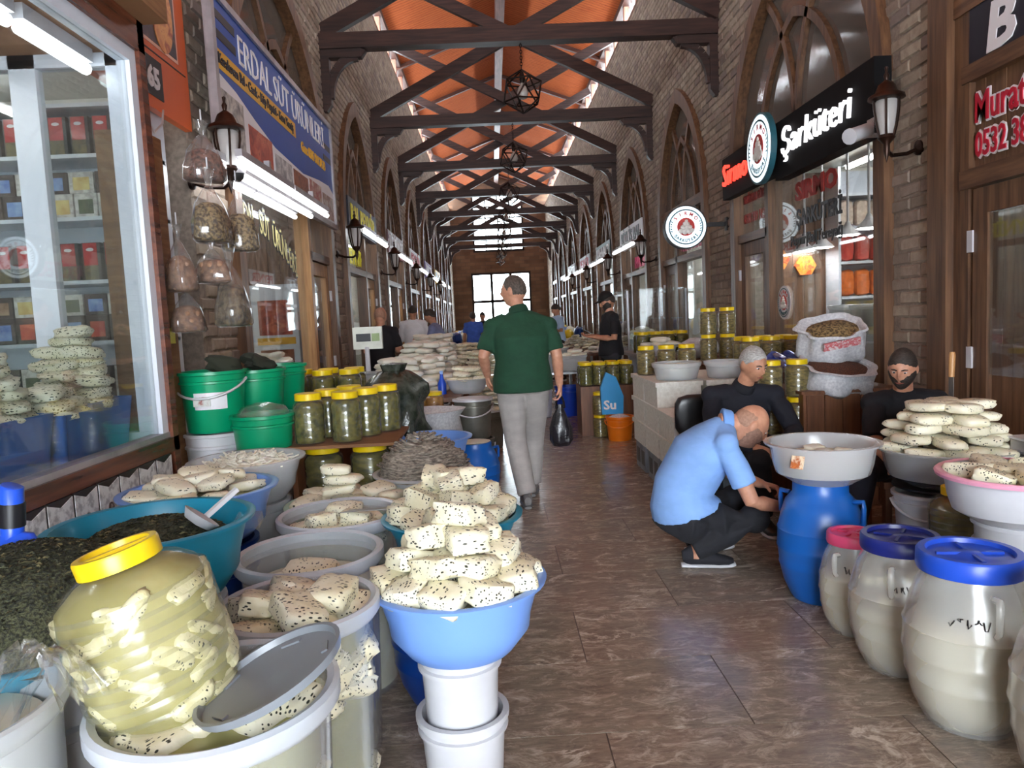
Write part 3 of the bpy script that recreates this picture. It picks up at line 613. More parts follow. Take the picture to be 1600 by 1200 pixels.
def wtext(side, yc, z, txt, mt, lab, w_=1.0, h=.22):
    X = (XL-.03) if side < 0 else (XR+.035); t = thing('window_lettering', lab, 'lettering', (X, yc, z), wc=True)
    letters('lettering', txt, mt, t, (X, yc-w_/2 if side < 0 else yc+w_/2, z), ROT_L if side < 0 else ROT_R, h, w_, bold=.008)
wtext(-1, 10.9, 2.3, 'PEYNİR', yl, 'bright yellow lettering on the second left shop window', 1.2, .3); wtext(1, 10.9, 2.3, 'ŞARKÜTERİ', flat('pink letters', S(220, 120, 150)), 'pink lettering on the second right shop window', 1.3, .3); wtext(1, 14.6, 2.3, 'KAHVALTILIK', flat('rose letters', S(200, 70, 110)), 'rose lettering on the third right shop window', 1.2, .3)
t = thing('name_board', 'thin black MARKAR letters above the second right shop window', 'lettering', (XR-.06, 11, 2.98), wc=True); letters('lettering', 'MARKAR', sg_blk, t, (XR-.05, 11.5, 2.63), ROT_R, .3, 1.4, bold=.006)

# --- wall lanterns and cameras
def wlantern(lab, loc, side):
    t = thing('wall_lantern', lab, 'lantern', loc, group='bronze wall lanterns')
    B().lathe([(0, .34), (.012, .33), (.008, .30), (.018, .28), (.012, .25), (.05, .22), (.07, .17), (.11, .15), (.115, .13), (.09, .12)], 16).build('lantern_cap', bronze, t, 50)
    B().lathe([(.065, .12), (.075, .1), (.06, -.04), (.045, -.1)], 12).build('lantern_glass', clear('frosted lantern glass', S(205, 200, 196), .6, .25), t, 50)
    for i in range(6):
        a = i*PI/3; B().tube([(r_*math.cos(a), r_*math.sin(a), z) for r_, z in ((.085, .12), (.082, .06), (.066, -.04), (.048, -.11))], .008, 5).build('rib', bronze, t)
    B().lathe([(.05, -.1), (.055, -.12), (.02, -.16), (.02, -.2), (.012, -.24), (.0, -.28)], 14).build('lantern_base', bronze, t, 50)
    sd = 1 if side > 0 else -1; L = abs((XR if side > 0 else XL)-loc[0])
    B().tube([(0, 0, -.2), (.05*sd, .02, -.23), (L*.6*sd, .04, -.22), (L*sd, .05, -.18)], .014, 6).build('bracket_arm', bronze, t); B().lathe([(0, 0), (.05, .0), (.05, .02), (.02, .035), (0, .04)], 12, mx=Matrix.Translation((L*sd, .05, -.18)) @ Matrix.Rotation(-sd*PI/2, 4, 'Y')).build('wall_rose', bronze, t, 40)
    return t
wlantern('bronze wall lantern beside the black lit sign on the right brick pier', (2.65, 4.91, 2.6), 1); wlantern('bronze wall lantern in front of the blue sign on the left', (-1.65, 4.9, 2.58), -1)
for k in range(0, 5):
    wlantern('bronze wall lantern on the right wall under the %s roof truss' % ORD[k], (2.62, T0+BAY*k-.1, 2.5), 1) if k else None
    wlantern('bronze wall lantern on the left wall under the %s roof truss' % ORD[k], (-1.66, T0+BAY*k+.1, 2.5), -1)
t = thing('security_camera', 'white bullet security camera below the right lantern', 'camera', (2.62, 5.15, 2.6))
B().tube([(-.1, -.02, -.05), (.1, .12, .02)], .05, 12).build('camera_body', white_pl, t, 50); B().tube([(-.115, -.03, -.055), (-.1, -.02, -.05)], .055, 12).build('sun_hood', white_pl, t, 50); B().tube([(.06, .1, 0), (.14, .1, .0), (.26, .1, .03)], .028, 8).build('arm', white_pl, t); B().cbox((.15, .1, .03), (.1, .1, .12)).build('junction_box', white_pl, t)
t = thing('security_camera', 'grey dome security camera beside the tube lights on the left', 'camera', (-1.62, 4.95, 2.47))
B().lathe([(.065, .1), (.07, .05), (.06, .0), (.05, -.03)], 16).build('camera_body', alu, t, 50); B().lathe([(.048, -.02), (.04, -.06), (.02, -.08), (0, -.085)], 14).build('lens_dome', black_pl, t, 60); B().bar((0, 0, .09), (-.2, .0, .1), .03, .03).build('arm', alu, t)
# ------------------------------------------------------------------ containers
pl = lambda n, c, **kw: M(n, c, tuple(x*.88 for x in c[:3])+(1,), sc=3, rough=kw.pop('rough', .32), **kw)
P_LBLUE = pl('light blue plastic', S(118, 160, 232)); P_TEAL = pl('teal plastic', S(16, 134, 168)); P_GREEN = pl('green plastic', S(0, 158, 108)); P_BLUE = pl('blue plastic', S(22, 96, 184)); P_DBLUE = pl('deep blue plastic', S(14, 60, 140)); P_NAVY = pl('navy lid plastic', S(30, 42, 128)); P_RBLUE = pl('royal blue lid plastic', S(34, 82, 206)); P_PINK = pl('pink plastic', S(236, 84, 132)); P_LPINK = pl('pale pink plastic', S(244, 170, 196)); P_YEL = pl('yellow lid plastic', S(240, 206, 22)); P_OR = pl('orange bucket plastic', S(240, 126, 26)); P_MINT = pl('pale mint plastic', S(176, 214, 190)); P_GREY = pl('grey lid plastic', S(128, 134, 142)); P_CRATE = pl('mid blue crate plastic', S(48, 98, 170))
P_MILK = clear('milky tub plastic', S(226, 232, 238), .34, .2); P_CLEAR = pane('clear jar plastic', (.95, .95, .9, 1), .8, .04, .16); P_FOIL = pane('crinkled clear plastic film', (.96, .96, .96, 1), 1.5, .06, .14)
P_RIM = clear('milky tub rim plastic', S(214, 220, 230), .6, .25); P_BOWL = pane('frosted bowl plastic', (.94, .95, .95, 1), 1.3, .40, .2, (.74, .75, .78, 1)); P_TUB = pane('hazy see-through tub plastic', (.95, .96, .95, 1), 1.4, .15, .15, (.75, .77, .8, 1)); P_BAR = M('milky white barrel plastic', S(220, 220, 212), S(196, 192, 174), sc=5, rough=.3, lo=.3, hi=.7, alpha=1)
BRINE = M('cloudy yellow brine', S(192, 186, 124), S(168, 164, 104), sc=4, rough=.2, alpha=.8); MILKY = M('cloudy milky brine', S(214, 208, 184), S(190, 182, 156), sc=4, rough=.15)
CH_H = speck('herbed white cheese', S(233, 228, 206), S(222, 214, 182), .09); CH_L = speck('lightly herbed white cheese', S(234, 229, 208), S(224, 217, 190), .02); CH_P = speck('plain white cheese', S(233, 231, 220), S(226, 221, 204), -.15); CH_D = speck('very herbed old cheese', S(226, 222, 202), S(212, 206, 176), .16)
HERB = M('dried green herb', S(74, 76, 52), S(34, 36, 26), sc=160, rough=.9, bump=1, lo=.42, hi=.58)
LEAF = M('pickled leaf brine', S(118, 110, 46), S(62, 62, 26), sc=9, rough=.25, st=(1, 1, 3)); OLIVE = M('olive green pickle brine', S(112, 106, 38), S(58, 60, 24), sc=26, rough=.2); LEAFY = M('folded vine leaf rolls', S(140, 122, 62), S(70, 64, 28), sc=30, st=(1, 1, 2.5), rough=.3)
DRY = M('dried grey curd strands', S(176, 166, 152), S(92, 84, 78), sc=34, st=(1, 1, 4), rough=.8, bump=.8); PEPPER = M('dried crushed spice', S(150, 126, 84), S(74, 60, 40), sc=55, rough=.9, bump=1, lo=.42, hi=.58)
SACK = M('woven white sack', S(206, 206, 208), S(176, 176, 182), sc=60, rough=.6, bump=.2); STYRO = M('white polystyrene', S(232, 230, 222), S(214, 210, 200), sc=40, rough=.7, bump=.1); GREYC = M('grey crate plastic', S(136, 142, 150), S(110, 116, 124), rough=.5); NUT = M('walnut shell', S(176, 136, 106), S(138, 100, 76), sc=40, rough=.6, bump=.4); BLKBAG = M('black polythene bag', S(24, 22, 26), S(36, 34, 40), sc=14, rough=.25, bump=.6); GREYM = M('zinc pail metal', S(132, 130, 120), S(110, 108, 100), rough=.4, metal=.6)
def basin_me(rt, rb, h, mat, sx=1, lip=.018, rnd_=.0):
    return B().lathe([(0, 0), (rb*.96, 0), (rb, .006), (rb+(rt-rb)*(.55+rnd_*.12), h*(.3-rnd_*.06)), (rb+(rt-rb)*(.62+rnd_*.2), h*.5), (rt-.008, h-.03), (rt-.004, h-.014), (rt+lip, h-.012), (rt+lip+.003, h-.003), (rt+lip-.004, h), (rt-.004, h-.002), (rt-.016, h-.03), (rb+(rt-rb)*(.60+rnd_*.2)-.006, h*.5), (rb+(rt-rb)*(.53+rnd_*.12)-.006, h*(.3-rnd_*.06)), (rb-.008, .014), (0, .012)], 44, sx=sx).mesh('basin', mat, 40)
def basin(lab, x, y, zrim, rt, h, mat, rb=None, sx=1, name='basin', cat='basin', rz=0, rnd_=0):
    o = put(name, basin_me(rt, rb or rt*.7, h, mat, sx, rnd_=rnd_), None, (x, y, zrim-h), (0, 0, rz)); return tag(o, lab, cat)
def fill(parent, r, z, mat, name='brine', sx=1, bump=.0, d=.05):
    b = B(); b.lathe([(r*.85, z-d), (r, z), (r*.6, z+bump*.6), (r*.25, z+bump*.95), (0, z+bump)], 32, sx=sx, wob=.03); return b.build(name, mat, parent, 60)
def bucket(lab, x, y, z, r, h, mat, handle=None, lid=None, taper=.86, group=None, hrot=0):
    t = thing('bucket', lab, 'bucket', (x, y, z), group=group)
    B().lathe([(0, 0), (r*taper*.97, 0), (r*taper, .01), (r*.975, h*.8), (r+.008, h*.81), (r+.008, h*.84), (r*.98, h*.85), (r, h-.02), (r+.012, h-.016), (r+.012, h), (r-.006, h), (r-.01, h-.03), (r*taper-.008, .015), (0, .015)], 36).build('bucket_body', mat, t, 35)
    if handle:
        pts = [(math.cos(a)*(r+.014), -math.sin(a)*r*.5*0-abs(math.sin(a))*(r+.02), h*.86-math.sin(a)*h*.28) for a in [k*PI/14 for k in range(15)]]
        o = B().tube(pts, .007, 6).build('handle', handle, t); o.rotation_euler = (0, 0, hrot)
    if lid: B().lathe([(0, h+.012), (r*.85, h+.012), (r*.88, h+.004), (r+.014, h+.004), (r+.016, h-.012), (r+.013, h-.014)], 36).build('lid', lid, t, 35)
    return t
def tall_tub(lab, x, y, r, h, z=0, fillm=None, fz=.06, name='tub', taper=.86, wallm=None):
    t = thing(name, lab, 'tub', (x, y, z))
    B().lathe([(0, 0), (r*taper, 0), (r*taper+.004, .01), (r*.985, h-.05), (r*.985, h-.045), (r+.004, h-.04), (r+.014, h-.022), (r+.014, h-.004), (r+.006, h), (r-.006, h-.004), (r-.012, h-.05), (r*taper-.006, .012), (0, .012)], 44).build('tub_body', wallm or P_MILK, t, 40)
    if wallm: B().lathe([(r*.99, h-.05), (r+.006, h-.046), (r+.018, h-.03), (r+.018, h-.002), (r+.008, h+.004), (r-.006, h-.002), (r-.002, h-.03)], 44, cap0=False, cap1=False).build('rim', P_RIM, t, 50)
    if fillm: B().lathe([(0, .015), (r*taper-.01, .016), (r*.97-.018, h-fz-.02), (r*.97-.02, h-fz), (0, h-fz+.004)], 40).build('brine', fillm, t, 50)
    return t
def barrel(lab, x, y, r, h, body, lidm, lr=None, rz=0, lid=True):
    t = thing('barrel', lab, 'barrel', (x, y, 0), rz); lr = lr or r*.72; nz = .86*h
    pf = [(0, 0), (r*.66, 0), (r*.70, .012), (r*.86, h*.14), (r*.95, h*.27), (r*.97, h*.285), (r*.955, h*.30), (r*.99, h*.41), (r*1.015, h*.425), (r, h*.44), (r*.985, h*.56), (r*1.0, h*.575), (r*.97, h*.59), (r*.90, h*.70), (r*.80, h*.80), (lr*.98, nz), (lr*.96, h*.95)]
    B().lathe(pf, 44, cap1=True).build('barrel_body', body, t, 50)
    if lid:
        n = 44; l = B().lathe([(lr*.97, h*.885), (lr*1.06, h*.89), (lr*1.08, h*.91), (lr*1.07, h*.985), (lr*1.03, h), (lr*.88, h), (lr*.85, h*.975), (lr*.30, h*.975), (lr*.2, h*.99), (0, h*.99)], n).build('lid', lidm, t, 35)
        for i in range(4): B().cbox((math.cos(i*PI/2)*lr*.45, math.sin(i*PI/2)*lr*.45, h*.98), (lr*.5, .012, .012), rz=i*PI/2).build('lid_rib', lidm, l)
    for s_ in (-1, 1):
        pts = [(s_*r*.97*.82, 0, h*.82), (s_*r*1.03, 0, h*.83), (s_*r*1.04, 0, h*.78), (s_*r*1.03, 0, h*.66), (s_*r*.95, 0, h*.63)]
        B().tube(pts, .012, 6).build('handle', body, t, 60)
    return t
# ------------------------------------------------------------------ cheese
def chunk_me(dx, dy, dz, seed, rnd=.22, nz=.10, k=5):
    bm = bmesh.new(); bmesh.ops.create_cube(bm, size=2); bmesh.ops.subdivide_edges(bm, edges=bm.edges[:], cuts=k-1, use_grid_fill=True); b = B()
    for v in bm.verts:
        c = v.co; p = 2/ rnd if rnd > 0 else 20; l = (abs(c.x)**p+abs(c.y)**p+abs(c.z)**p)**(1/p); q = c/l; s_ = 1+nz*noise.noise(q*1.6+Vector((seed*7.1, seed*3.3, seed)))+nz*.5*noise.noise(q*4+Vector((seed, 0, 9)))
        v.co = Vector((q.x*dx/2, q.y*dy/2, q.z*dz/2))*s_
    bm.verts.ensure_lookup_table(); b.add([v.co.copy() for v in bm.verts], [[v.index for v in f.verts] for f in bm.faces]); bm.free(); return b
def cheese_set(nm, dims, mat, rnd=.3, nz=.12, n=5, k=5): return [chunk_me(d[0]*(1+.12*math.sin(i*2.3)), d[1]*(1+.12*math.cos(i*1.7)), d[2], i*3.7+d[0]*90, rnd, nz, k).mesh(nm, mat, 60) for i, d in enumerate([dims]*n)]
C_BLK = cheese_set('cheese_block', (.118, .098, .062), CH_H, .3, .17); C_SLAB = cheese_set('cheese_slab', (.15, .10, .042), CH_L, .5, .13); C_BIG = cheese_set('cheese_block', (.15, .11, .06), CH_H, .32, .14); C_OLD = cheese_set('cheese_slab', (.17, .13, .05), CH_D, .55, .22, 6); C_WHT = cheese_set('cheese_slab', (.2, .13, .06), CH_P, .6, .14); C_SML = cheese_set('cheese_piece', (.085, .07, .045), CH_P, .4, .2)
C_JAR = cheese_set('cheese_piece', (.15, .10, .042), speck('soaked herbed cheese', S(206, 200, 168), S(190, 182, 140), .0), .5, .13)
def cheese(me, loc, lab, group, rz=0, tilt=(0, 0), sc=1, name=None): return tag(put(name or me.name.split('.')[0], me, None, loc, (tilt[0], tilt[1], rz), sc), lab, 'cheese', group)
def heap(mes, x, y, z, r, layers, lab, group, step=.058, pitch=.115, shrink=.06, tilt=.16, sx=1, sc=1, rings=None, seed=1, jz=.006):
    R_ = random.Random(seed)
    for k in range(layers):
        rr = r-k*shrink; q = rr; first = True; ring_n = 0
        while q > .02 and (rings is None or ring_n < rings or k == layers-1):
            n = max(1, int(2*PI*q/pitch)); a0 = R_.uniform(0, 6)
            for i in range(n):
                a = a0+2*PI*i/n; cheese(R_.choice(mes), (x+sx*q*math.cos(a), y+q*math.sin(a), z+k*step+R_.uniform(-jz, jz)), lab, group, a+R_.uniform(-.5, .5)+PI/2*R_.randint(0, 1), (R_.uniform(-tilt, tilt), R_.uniform(-tilt, tilt)), sc*R_.uniform(.88, 1.1))
            q -= pitch*.95; ring_n += 1
        if q <= .02 and q > -.045 and rr > .05 and (rings is None or k == layers-1): cheese(R_.choice(mes), (x, y, z+k*step), lab, group, R_.uniform(0, 3), (0, R_.uniform(-tilt, tilt)), sc)

# ------------------------------------------------------------------ left foreground
bucket('white bucket on the floor under the heaped light blue basin', -.15, 2.12, 0, .128, .26, white_pl, lid=None)
bucket('white bucket nested in the lower one, carrying the heaped light blue basin', -.15, 2.12, .125, .117, .345, white_pl)
o = basin('light blue basin heaped with herbed cheese blocks on stacked white buckets', -.14, 2.09, .675, .238, .205, P_LBLUE, .16); fill(o, .215, .17, CH_H, 'cheese_bed')
heap(C_BLK, -.14, 2.09, .69, .185, 4, 'herb-speckled white cheese block heaped in the front light blue basin', 'cheese blocks in the front light blue basin', step=.06, pitch=.112, shrink=.052, seed=3, tilt=.28)
barrel('dark blue barrel under the teal cheese basin', -.24, 2.70, .2, .56, P_DBLUE, P_DBLUE, lid=False)
o = basin('teal basin heaped with herbed cheese behind the front light blue basin', -.19, 2.72, .70, .245, .15, P_TEAL, .17); fill(o, .21, .12, CH_H, 'cheese_bed')
heap(C_BLK, -.19, 2.72, .715, .18, 3, 'herbed white cheese block heaped in the teal basin', 'cheese blocks in the teal basin', step=.06, pitch=.118, shrink=.055, seed=9, tilt=.3, sc=1.05)
t = tall_tub('tall milky tub full of herbed brine under the tilted jar', -.56, 1.36, .21, .74, fillm=BRINE, fz=.03, wallm=P_TUB)
R_ = random.Random(5)
for i in range(9):
    a = R_.uniform(0, 6.3); q = R_.uniform(.05, .13); cheese(R_.choice(C_BIG), (-.56+q*math.cos(a), 1.36+q*math.sin(a), .70+R_.uniform(0, .012)), 'cheese block floating in the brine of the tub under the tilted jar', 'cheese in the tub under the jar', R_.uniform(0, 3), (R_.uniform(-.2, .2), 0), .9)
def wall_cheese(x, y, r, z0, z1, n, lab, group, seed):         # blocks pressed against a see-through wall
    R2 = random.Random(seed)
    for i in range(n):
        a = R2.uniform(-PI*1.05, PI*.05); z = R2.uniform(z0, z1); rr = (r+.02)*(.86+.14*z/.72)-.052; cheese(R2.choice(C_BIG), (x+rr*math.cos(a), y+rr*math.sin(a), z), lab, group, a+PI/2+R2.uniform(-.3, .3), (R2.uniform(-.7, .7), R2.uniform(-.5, .5)), R2.uniform(.75, 1.1))
wall_cheese(-.56, 1.36, .175, .40, .66, 16, 'cheese block seen through the wall of the tub under the jar', 'cheese behind the wall of the jar tub', 4)
tall_tub('tall milky tub of herbed cheese blocks behind the tilted jar', -.56, 1.92, .2, .695, fillm=BRINE, fz=.06, wallm=P_TUB)
heap(C_BIG, -.56, 1.92, .655, .125, 2, 'herbed cheese block lying in the tall tub behind the tilted jar', 'cheese in the tall tub behind the jar', step=.045, pitch=.14, shrink=.03, seed=12, tilt=.3)
wall_cheese(-.56, 1.92, .18, .2, .6, 22, 'cheese block seen through the wall of the tall tub behind the jar', 'cheese behind the wall of the tall tub', 6)
tall_tub('round milky tub holding one cheese roll in low brine', -.64, 2.38, .222, .69, fillm=MILKY, fz=.1, wallm=P_TUB)
for i, (dx, dy, rz) in enumerate(((.01, -.03, .1), (-.06, -.08, .9))): cheese(C_BIG[i], (-.64+dx, 2.38+dy, .605+.02*(1-i)), ['larger cheese roll lying in the low brine of the round tub', 'sunken smaller cheese piece in the low brine of the round tub'][i], 'cheese in the low brine tub', rz, (0, .1), 1.1)
tall_tub('milky tub of cheese with a knife resting on its rim', -.64, 2.86, .226, .69, fillm=MILKY, fz=.07, wallm=P_TUB)
heap(C_BLK, -.64, 2.86, .63, .14, 2, 'cheese block in the tub with the knife', 'cheese in the knife tub', step=.045, pitch=.15, shrink=.06, seed=15)
t = thing('knife', 'long knife with a brown handle laid across the milky cheese tub', 'knife', (-.48, 2.79, .712), rz=.12)
B().add([(-.14, -.012, 0), (.1, -.018, 0), (.1, .018, 0), (-.1, .016, 0), (-.14, -.012, .002), (.1, -.018, .003), (.1, .018, .003), (-.1, .016, .003)], [(0, 1, 2, 3), (4, 7, 6, 5), (0, 4, 5, 1), (1, 5, 6, 2), (2, 6, 7, 3), (3, 7, 4, 0)]).build('blade', steel, t); B().tube([(.09, 0, .004), (.2, 0, .008), (.23, 0, .004)], [.011, .014, .01], 8).build('grip', cabZ, t, 60)
tall_tub('white tub carrying the pale mint cheese bowl', -.69, 3.32, .2, .47, name='tub')
o = basin('pale mint bowl of cheese slabs with a small stack on top', -.69, 3.30, .63, .27, .16, P_MINT, .19); fill(o, .24, .13, CH_L, 'cheese_bed')
heap(C_SLAB, -.69, 3.30, .64, .19, 1, 'pale cheese slab lying in the mint bowl', 'cheese slabs in the mint bowl', pitch=.14, seed=21)
for i, (dx, rz) in enumerate(((0, .1), (.02, -.2), (-.01, .15))): cheese(C_SLAB[i], (-.72+dx, 3.24, .70+i*.044), '%s cheese slab of the little stack in the mint bowl' % ['lowest', 'middle', 'topmost'][i], 'little cheese stack', rz, (0, .1*(i-1)), 1.0)
bucket('white bucket supporting the large teal herb basin', -1.0, 2.06, 0, .18, .66, white_pl)
o = basin('large teal basin with dried herbs and a white scoop', -.99, 2.06, .90, .258, .22, P_TEAL, .18)
def herb_mesh(r, h, seed, mat, n=900, sx=1, flat_=.0, sz=.012):
    b = B(); b.lathe([(r, 0), (r*.86, h*.4), (r*.55, h*.78), (r*.25, h*.95), (0, h)], 26, sx=sx, wob=.12); R3 = random.Random(seed)
    for i in range(n):
        a = R3.uniform(0, 6.283); q = math.sqrt(R3.random())*r*.97; u_ = q/r; z = h*(1-u_**2*.75-.25*u_**6); s_ = R3.uniform(.5, 1.2)*sz; m = Matrix.Translation((q*math.cos(a)*sx, q*math.sin(a), z+.002)) @ Matrix.Rotation(R3.uniform(0, 6), 4, 'Z') @ Matrix.Rotation(R3.uniform(-.8, .8), 4, 'X')
        b.add([(-s_, 0, 0), (0, -s_*.35, .002), (s_, 0, 0), (0, s_*.35, .003)], [(0, 1, 2, 3)], R3.choice((0, 0, 0, 1, 2)), m)
    return b.mesh('dried_herbs', mat, 60, fix=False)
HB2 = M('light herb flakes', S(128, 120, 82), S(92, 86, 58), rough=.9); HB3 = M('dark herb flakes', S(48, 50, 36), S(30, 32, 24), rough=.9)
tag(put('dried_herbs', herb_mesh(.215, .075, 2, [HERB, HB2, HB3], 1300), None, (-.99, 2.06, .825)), 'dried dark green herbs in the large teal basin', 'herbs', kind='stuff')
t = thing('scoop', 'small white plastic scoop lying on the herbs in the teal basin', 'scoop', (-.86, 2.04, .885), rz=.5)
B().lathe([(.0, 0), (.04, .006), (.055, .03), (.052, .03), (.036, .01), (0, .005)], 18, mx=Matrix.Rotation(.7, 4, 'Y')).build('cup', white_pl, t, 60); B().bar((.03, 0, .02), (.12, .02, .08), .018, .012).build('grip', white_pl, t)
tag(B().cbox((0, 0, 0), (.07, .05, .03), rx=.3).build('plastic_wrapper', P_FOIL, loc=(-.76, 2.18, .855)), 'small crumpled clear wrapper inside the teal basin', 'wrapper')
bucket('white bucket supporting the heap of dried herbs', -1.06, 1.62, 0, .16, .7, white_pl)
o = basin('hidden shallow basin under the dark herb heap at the left edge', -1.06, 1.62, .80, .29, .1, P_TEAL, .2)
tag(put('dried_herbs', herb_mesh(.29, .19, 5, [HERB, HB2, HB3], 3400, sz=.010), None, (-1.06, 1.62, .78)), 'dark heap of dried herbs at the left edge behind the tilted jar', 'herbs', kind='stuff')
t = thing('scoop', 'blue plastic scoop standing in the dark herb heap', 'scoop', (-1.14, 1.70, .925))
B().tube([(0, 0, 0.03), (.01, 0, .16), (.012, 0, .165)], [.024, .026, .022], 12).build('grip', P_RBLUE, t, 60); B().tube([(.003, 0, .07), (.008, 0, .125)], .0275, 12).build('paper_label', sg_blk, t, 60)
B().lathe([(.0, -.06), (.06, -.05), (.075, .0), (.05, .05), (.0, .06)], 16, mx=Matrix.Diagonal((1, .45, 1, 1))).build('scoop_bowl', P_RBLUE, t, 60)
t = tall_tub('milky tub with a plastic bag over its rim in the lower left corner', -1.0, 1.19, .22, .82, fillm=MILKY, fz=.07)
fm = B(); R3 = random.Random(8); n = 14
grid = [[(-.86+.17*u_/n*1.0+R3.uniform(-.008, .008), 1.10+.14*v_/n+R3.uniform(-.01, .01), .72+.24*math.sin(u_/n*PI*.8)*(1-.3*v_/n)+R3.uniform(-.012, .012)) for v_ in range(n+1)] for u_ in range(n+1)]
fm.add([p for row in grid for p in row], [(i*(n+1)+j, (i+1)*(n+1)+j, (i+1)*(n+1)+j+1, i*(n+1)+j+1) for i in range(n) for j in range(n)]); o = fm.build('plastic_bag', P_FOIL, smooth=60); tag(o, 'crumpled clear plastic bag hanging over the lower left tub', 'bag')
# leaning jar with yellow lid
def big_jar(lab, loc, rot, r, h, fillm, cm, cg, seed):
    t = thing('jar', lab, 'jar', loc); t.rotation_euler = rot; ribs = []
    pf = [(0, 0), (r*.86, 0), (r*.94, .02)]
    for i in range(9): z = .03+i*(h*.66)/9; pf += [(r*(.97+.02*(i > 1)), z), (r*(.985+.015*(i > 1)), z+.018), (r*(.97+.02*(i > 1)), z+.034)]
    pf += [(r*.97, h*.74), (r*.88, h*.81), (r*.7, h*.87), (r*.53, h*.90), (r*.48, h*.91), (r*.48, h*.935)]
    B().lathe(pf, 48).build('jar_body', P_CLEAR, t, 60)
    B().lathe([(0, .012), (r*.84, .012), (r*.93, .03), (r*.955, h*.68), (r*.90, h*.78), (r*.62, h*.86), (r*.4, h*.88), (0, h*.88)], 44).build('brine', fillm, t, 60)
    l = B().lathe([(r*.50, h*.905), (r*.53, h*.905), (r*.535, h*.985), (r*.52, h), (r*.44, h), (r*.42, h*.965), (0, h*.965)], 36).build('lid', P_YEL, t, 35); B().cbox((0, 0, h*.972), (r*.86, .012, .014), rz=.6).build('lid_rib', P_YEL, l)
    R4 = random.Random(seed)
    for i in range(44):
        a = R4.uniform(0, 6.28); z = R4.uniform(.05, h*.74); q = r*.955-.021; m = R4.choice(C_JAR); o = put('cheese_piece', m, t, (q*math.cos(a), q*math.sin(a), z), (R4.uniform(-.5, .5), R4.uniform(-.9, .9), a+PI/2), (R4.uniform(.45, .62), .45, R4.uniform(.6, 1.1)))
    return t
BR_J = M('pale green jar brine', S(188, 180, 122), S(158, 150, 88), sc=9, rough=.45, alpha=.72, spec=.2)
big_jar('large tilted plastic jar of cheese in brine with a yellow screw lid', (-.64, 1.37, .69), (.03, -.25, 0), .142, .35, BR_J, None, None, 3)
t = thing('loose_cover', 'grey round tub lid propped against the tilted jar', 'lid', (-.43, 1.29, .79)); t.rotation_euler = (0, -.38, .2)
B().lathe([(0, 0), (.12, 0), (.135, .004), (.14, .02), (.132, .02), (.128, .008), (0, .006)], 36, sx=1).build('lid_plate', P_GREY, t, 40)
for i in range(5): B().cbox((.105*math.cos(i*1.256), .105*math.sin(i*1.256), .008), (.04, .012, .006), rz=i*1.256+PI/2).build('lid_tab', P_GREY, t)
# left middle row
bucket('white bucket carrying the light blue oval cheese basin', -1.18, 2.88, 0, .19, .6, P_DBLUE)
o = basin('wide light blue basin of cheese slabs near the glass display', -1.18, 2.86, .82, .262, .2, P_LBLUE, .18, sx=1.06); fill(o, .235, .165, CH_H, 'cheese_bed')
heap(C_SLAB, -1.18, 2.86, .81, .18, 2, 'yellowish cheese slab in the wide light blue basin near the display', 'cheese slabs in the wide light blue basin', step=.042, pitch=.15, shrink=.06, seed=31, tilt=.22)
tall_tub('white tub carrying the translucent bowl of shredded cheese', -1.2, 3.46, .18, .62)
o = basin('translucent bowl of shredded white cheese', -1.2, 3.48, .82, .25, .2, P_MILK, .17); 
def shreds(r, h, n, seed, mat, sz=.05):
    b = B(); R3 = random.Random(seed); b.lathe([(r, 0), (r*.8, h*.5), (r*.4, h*.85), (0, h)], 20, wob=.1)
    for i in range(n):
        a = R3.uniform(0, 6.28); q = math.sqrt(R3.random())*r*.95; z = h*(1-(q/r)**2)+R3.uniform(0, .01); s_ = sz*R3.uniform(.5, 1.2); d = R3.uniform(0, 6.28); e = R3.uniform(-.3, .5)
        b.bar((q*math.cos(a), q*math.sin(a), z), (q*math.cos(a)+s_*math.cos(d), q*math.sin(a)+s_*math.sin(d), z+s_*e), .008, .006)
    return b.mesh('shredded_cheese', mat, 60, fix=False)
tag(put('shredded_cheese', shreds(.22, .05, 260, 4, CH_P), None, (-1.2, 3.48, .775)), 'shredded white cheese in the translucent bowl on the left', 'cheese', kind='stuff')
# row of small boxes under the glass display
BX = M('black gift box card', S(40, 34, 34), S(60, 48, 42), sc=3, rough=.4); BXW = M('white ornamented box card', S(226, 224, 222), S(170, 166, 166), sc=28, rough=.5, lo=.45, hi=.6)
bx_body = B().box(-.07, .07, -.075, .075, 0, .30).mesh('box_body', BX); bx_top = B().prism([(-.076, .17), (.076, .17), (.076, .295), (0, .27), (-.076, .295)], 0, .0705, .073).mesh('label_band', BXW); bx_ic = B().lathe([(0, 0), (.02, .0), (.02, .003), (0, .003)], 12, mx=Matrix.Translation((.073, 0, .19)) @ Matrix.Rotation(PI/2, 4, 'Y')).mesh('label_portrait', photo('small portrait print', S(200, 190, 180), S(90, 60, 60), S(60, 40, 40), 40)); bx_win = B().box(.0705, .072, -.06, .06, .02, .15).mesh('box_window', M('brown soap block', S(124, 84, 60), S(150, 120, 84), sc=8))
NB = 11
for i in range(NB):
    t = thing('gift_box', 'black and white gift box under the glass display, number %s from the far end' % ['one', 'two', 'three', 'four', 'five', 'six', 'seven', 'eight', 'nine', 'ten', 'eleven'][i], 'box', (-1.632, 3.42-i*.165, .556), group='gift boxes under the glass display')
    for nm, me in (('box_body', bx_body), ('label_band', bx_top), ('label_portrait', bx_ic), ('box_window', bx_win)): put(nm, me, t)
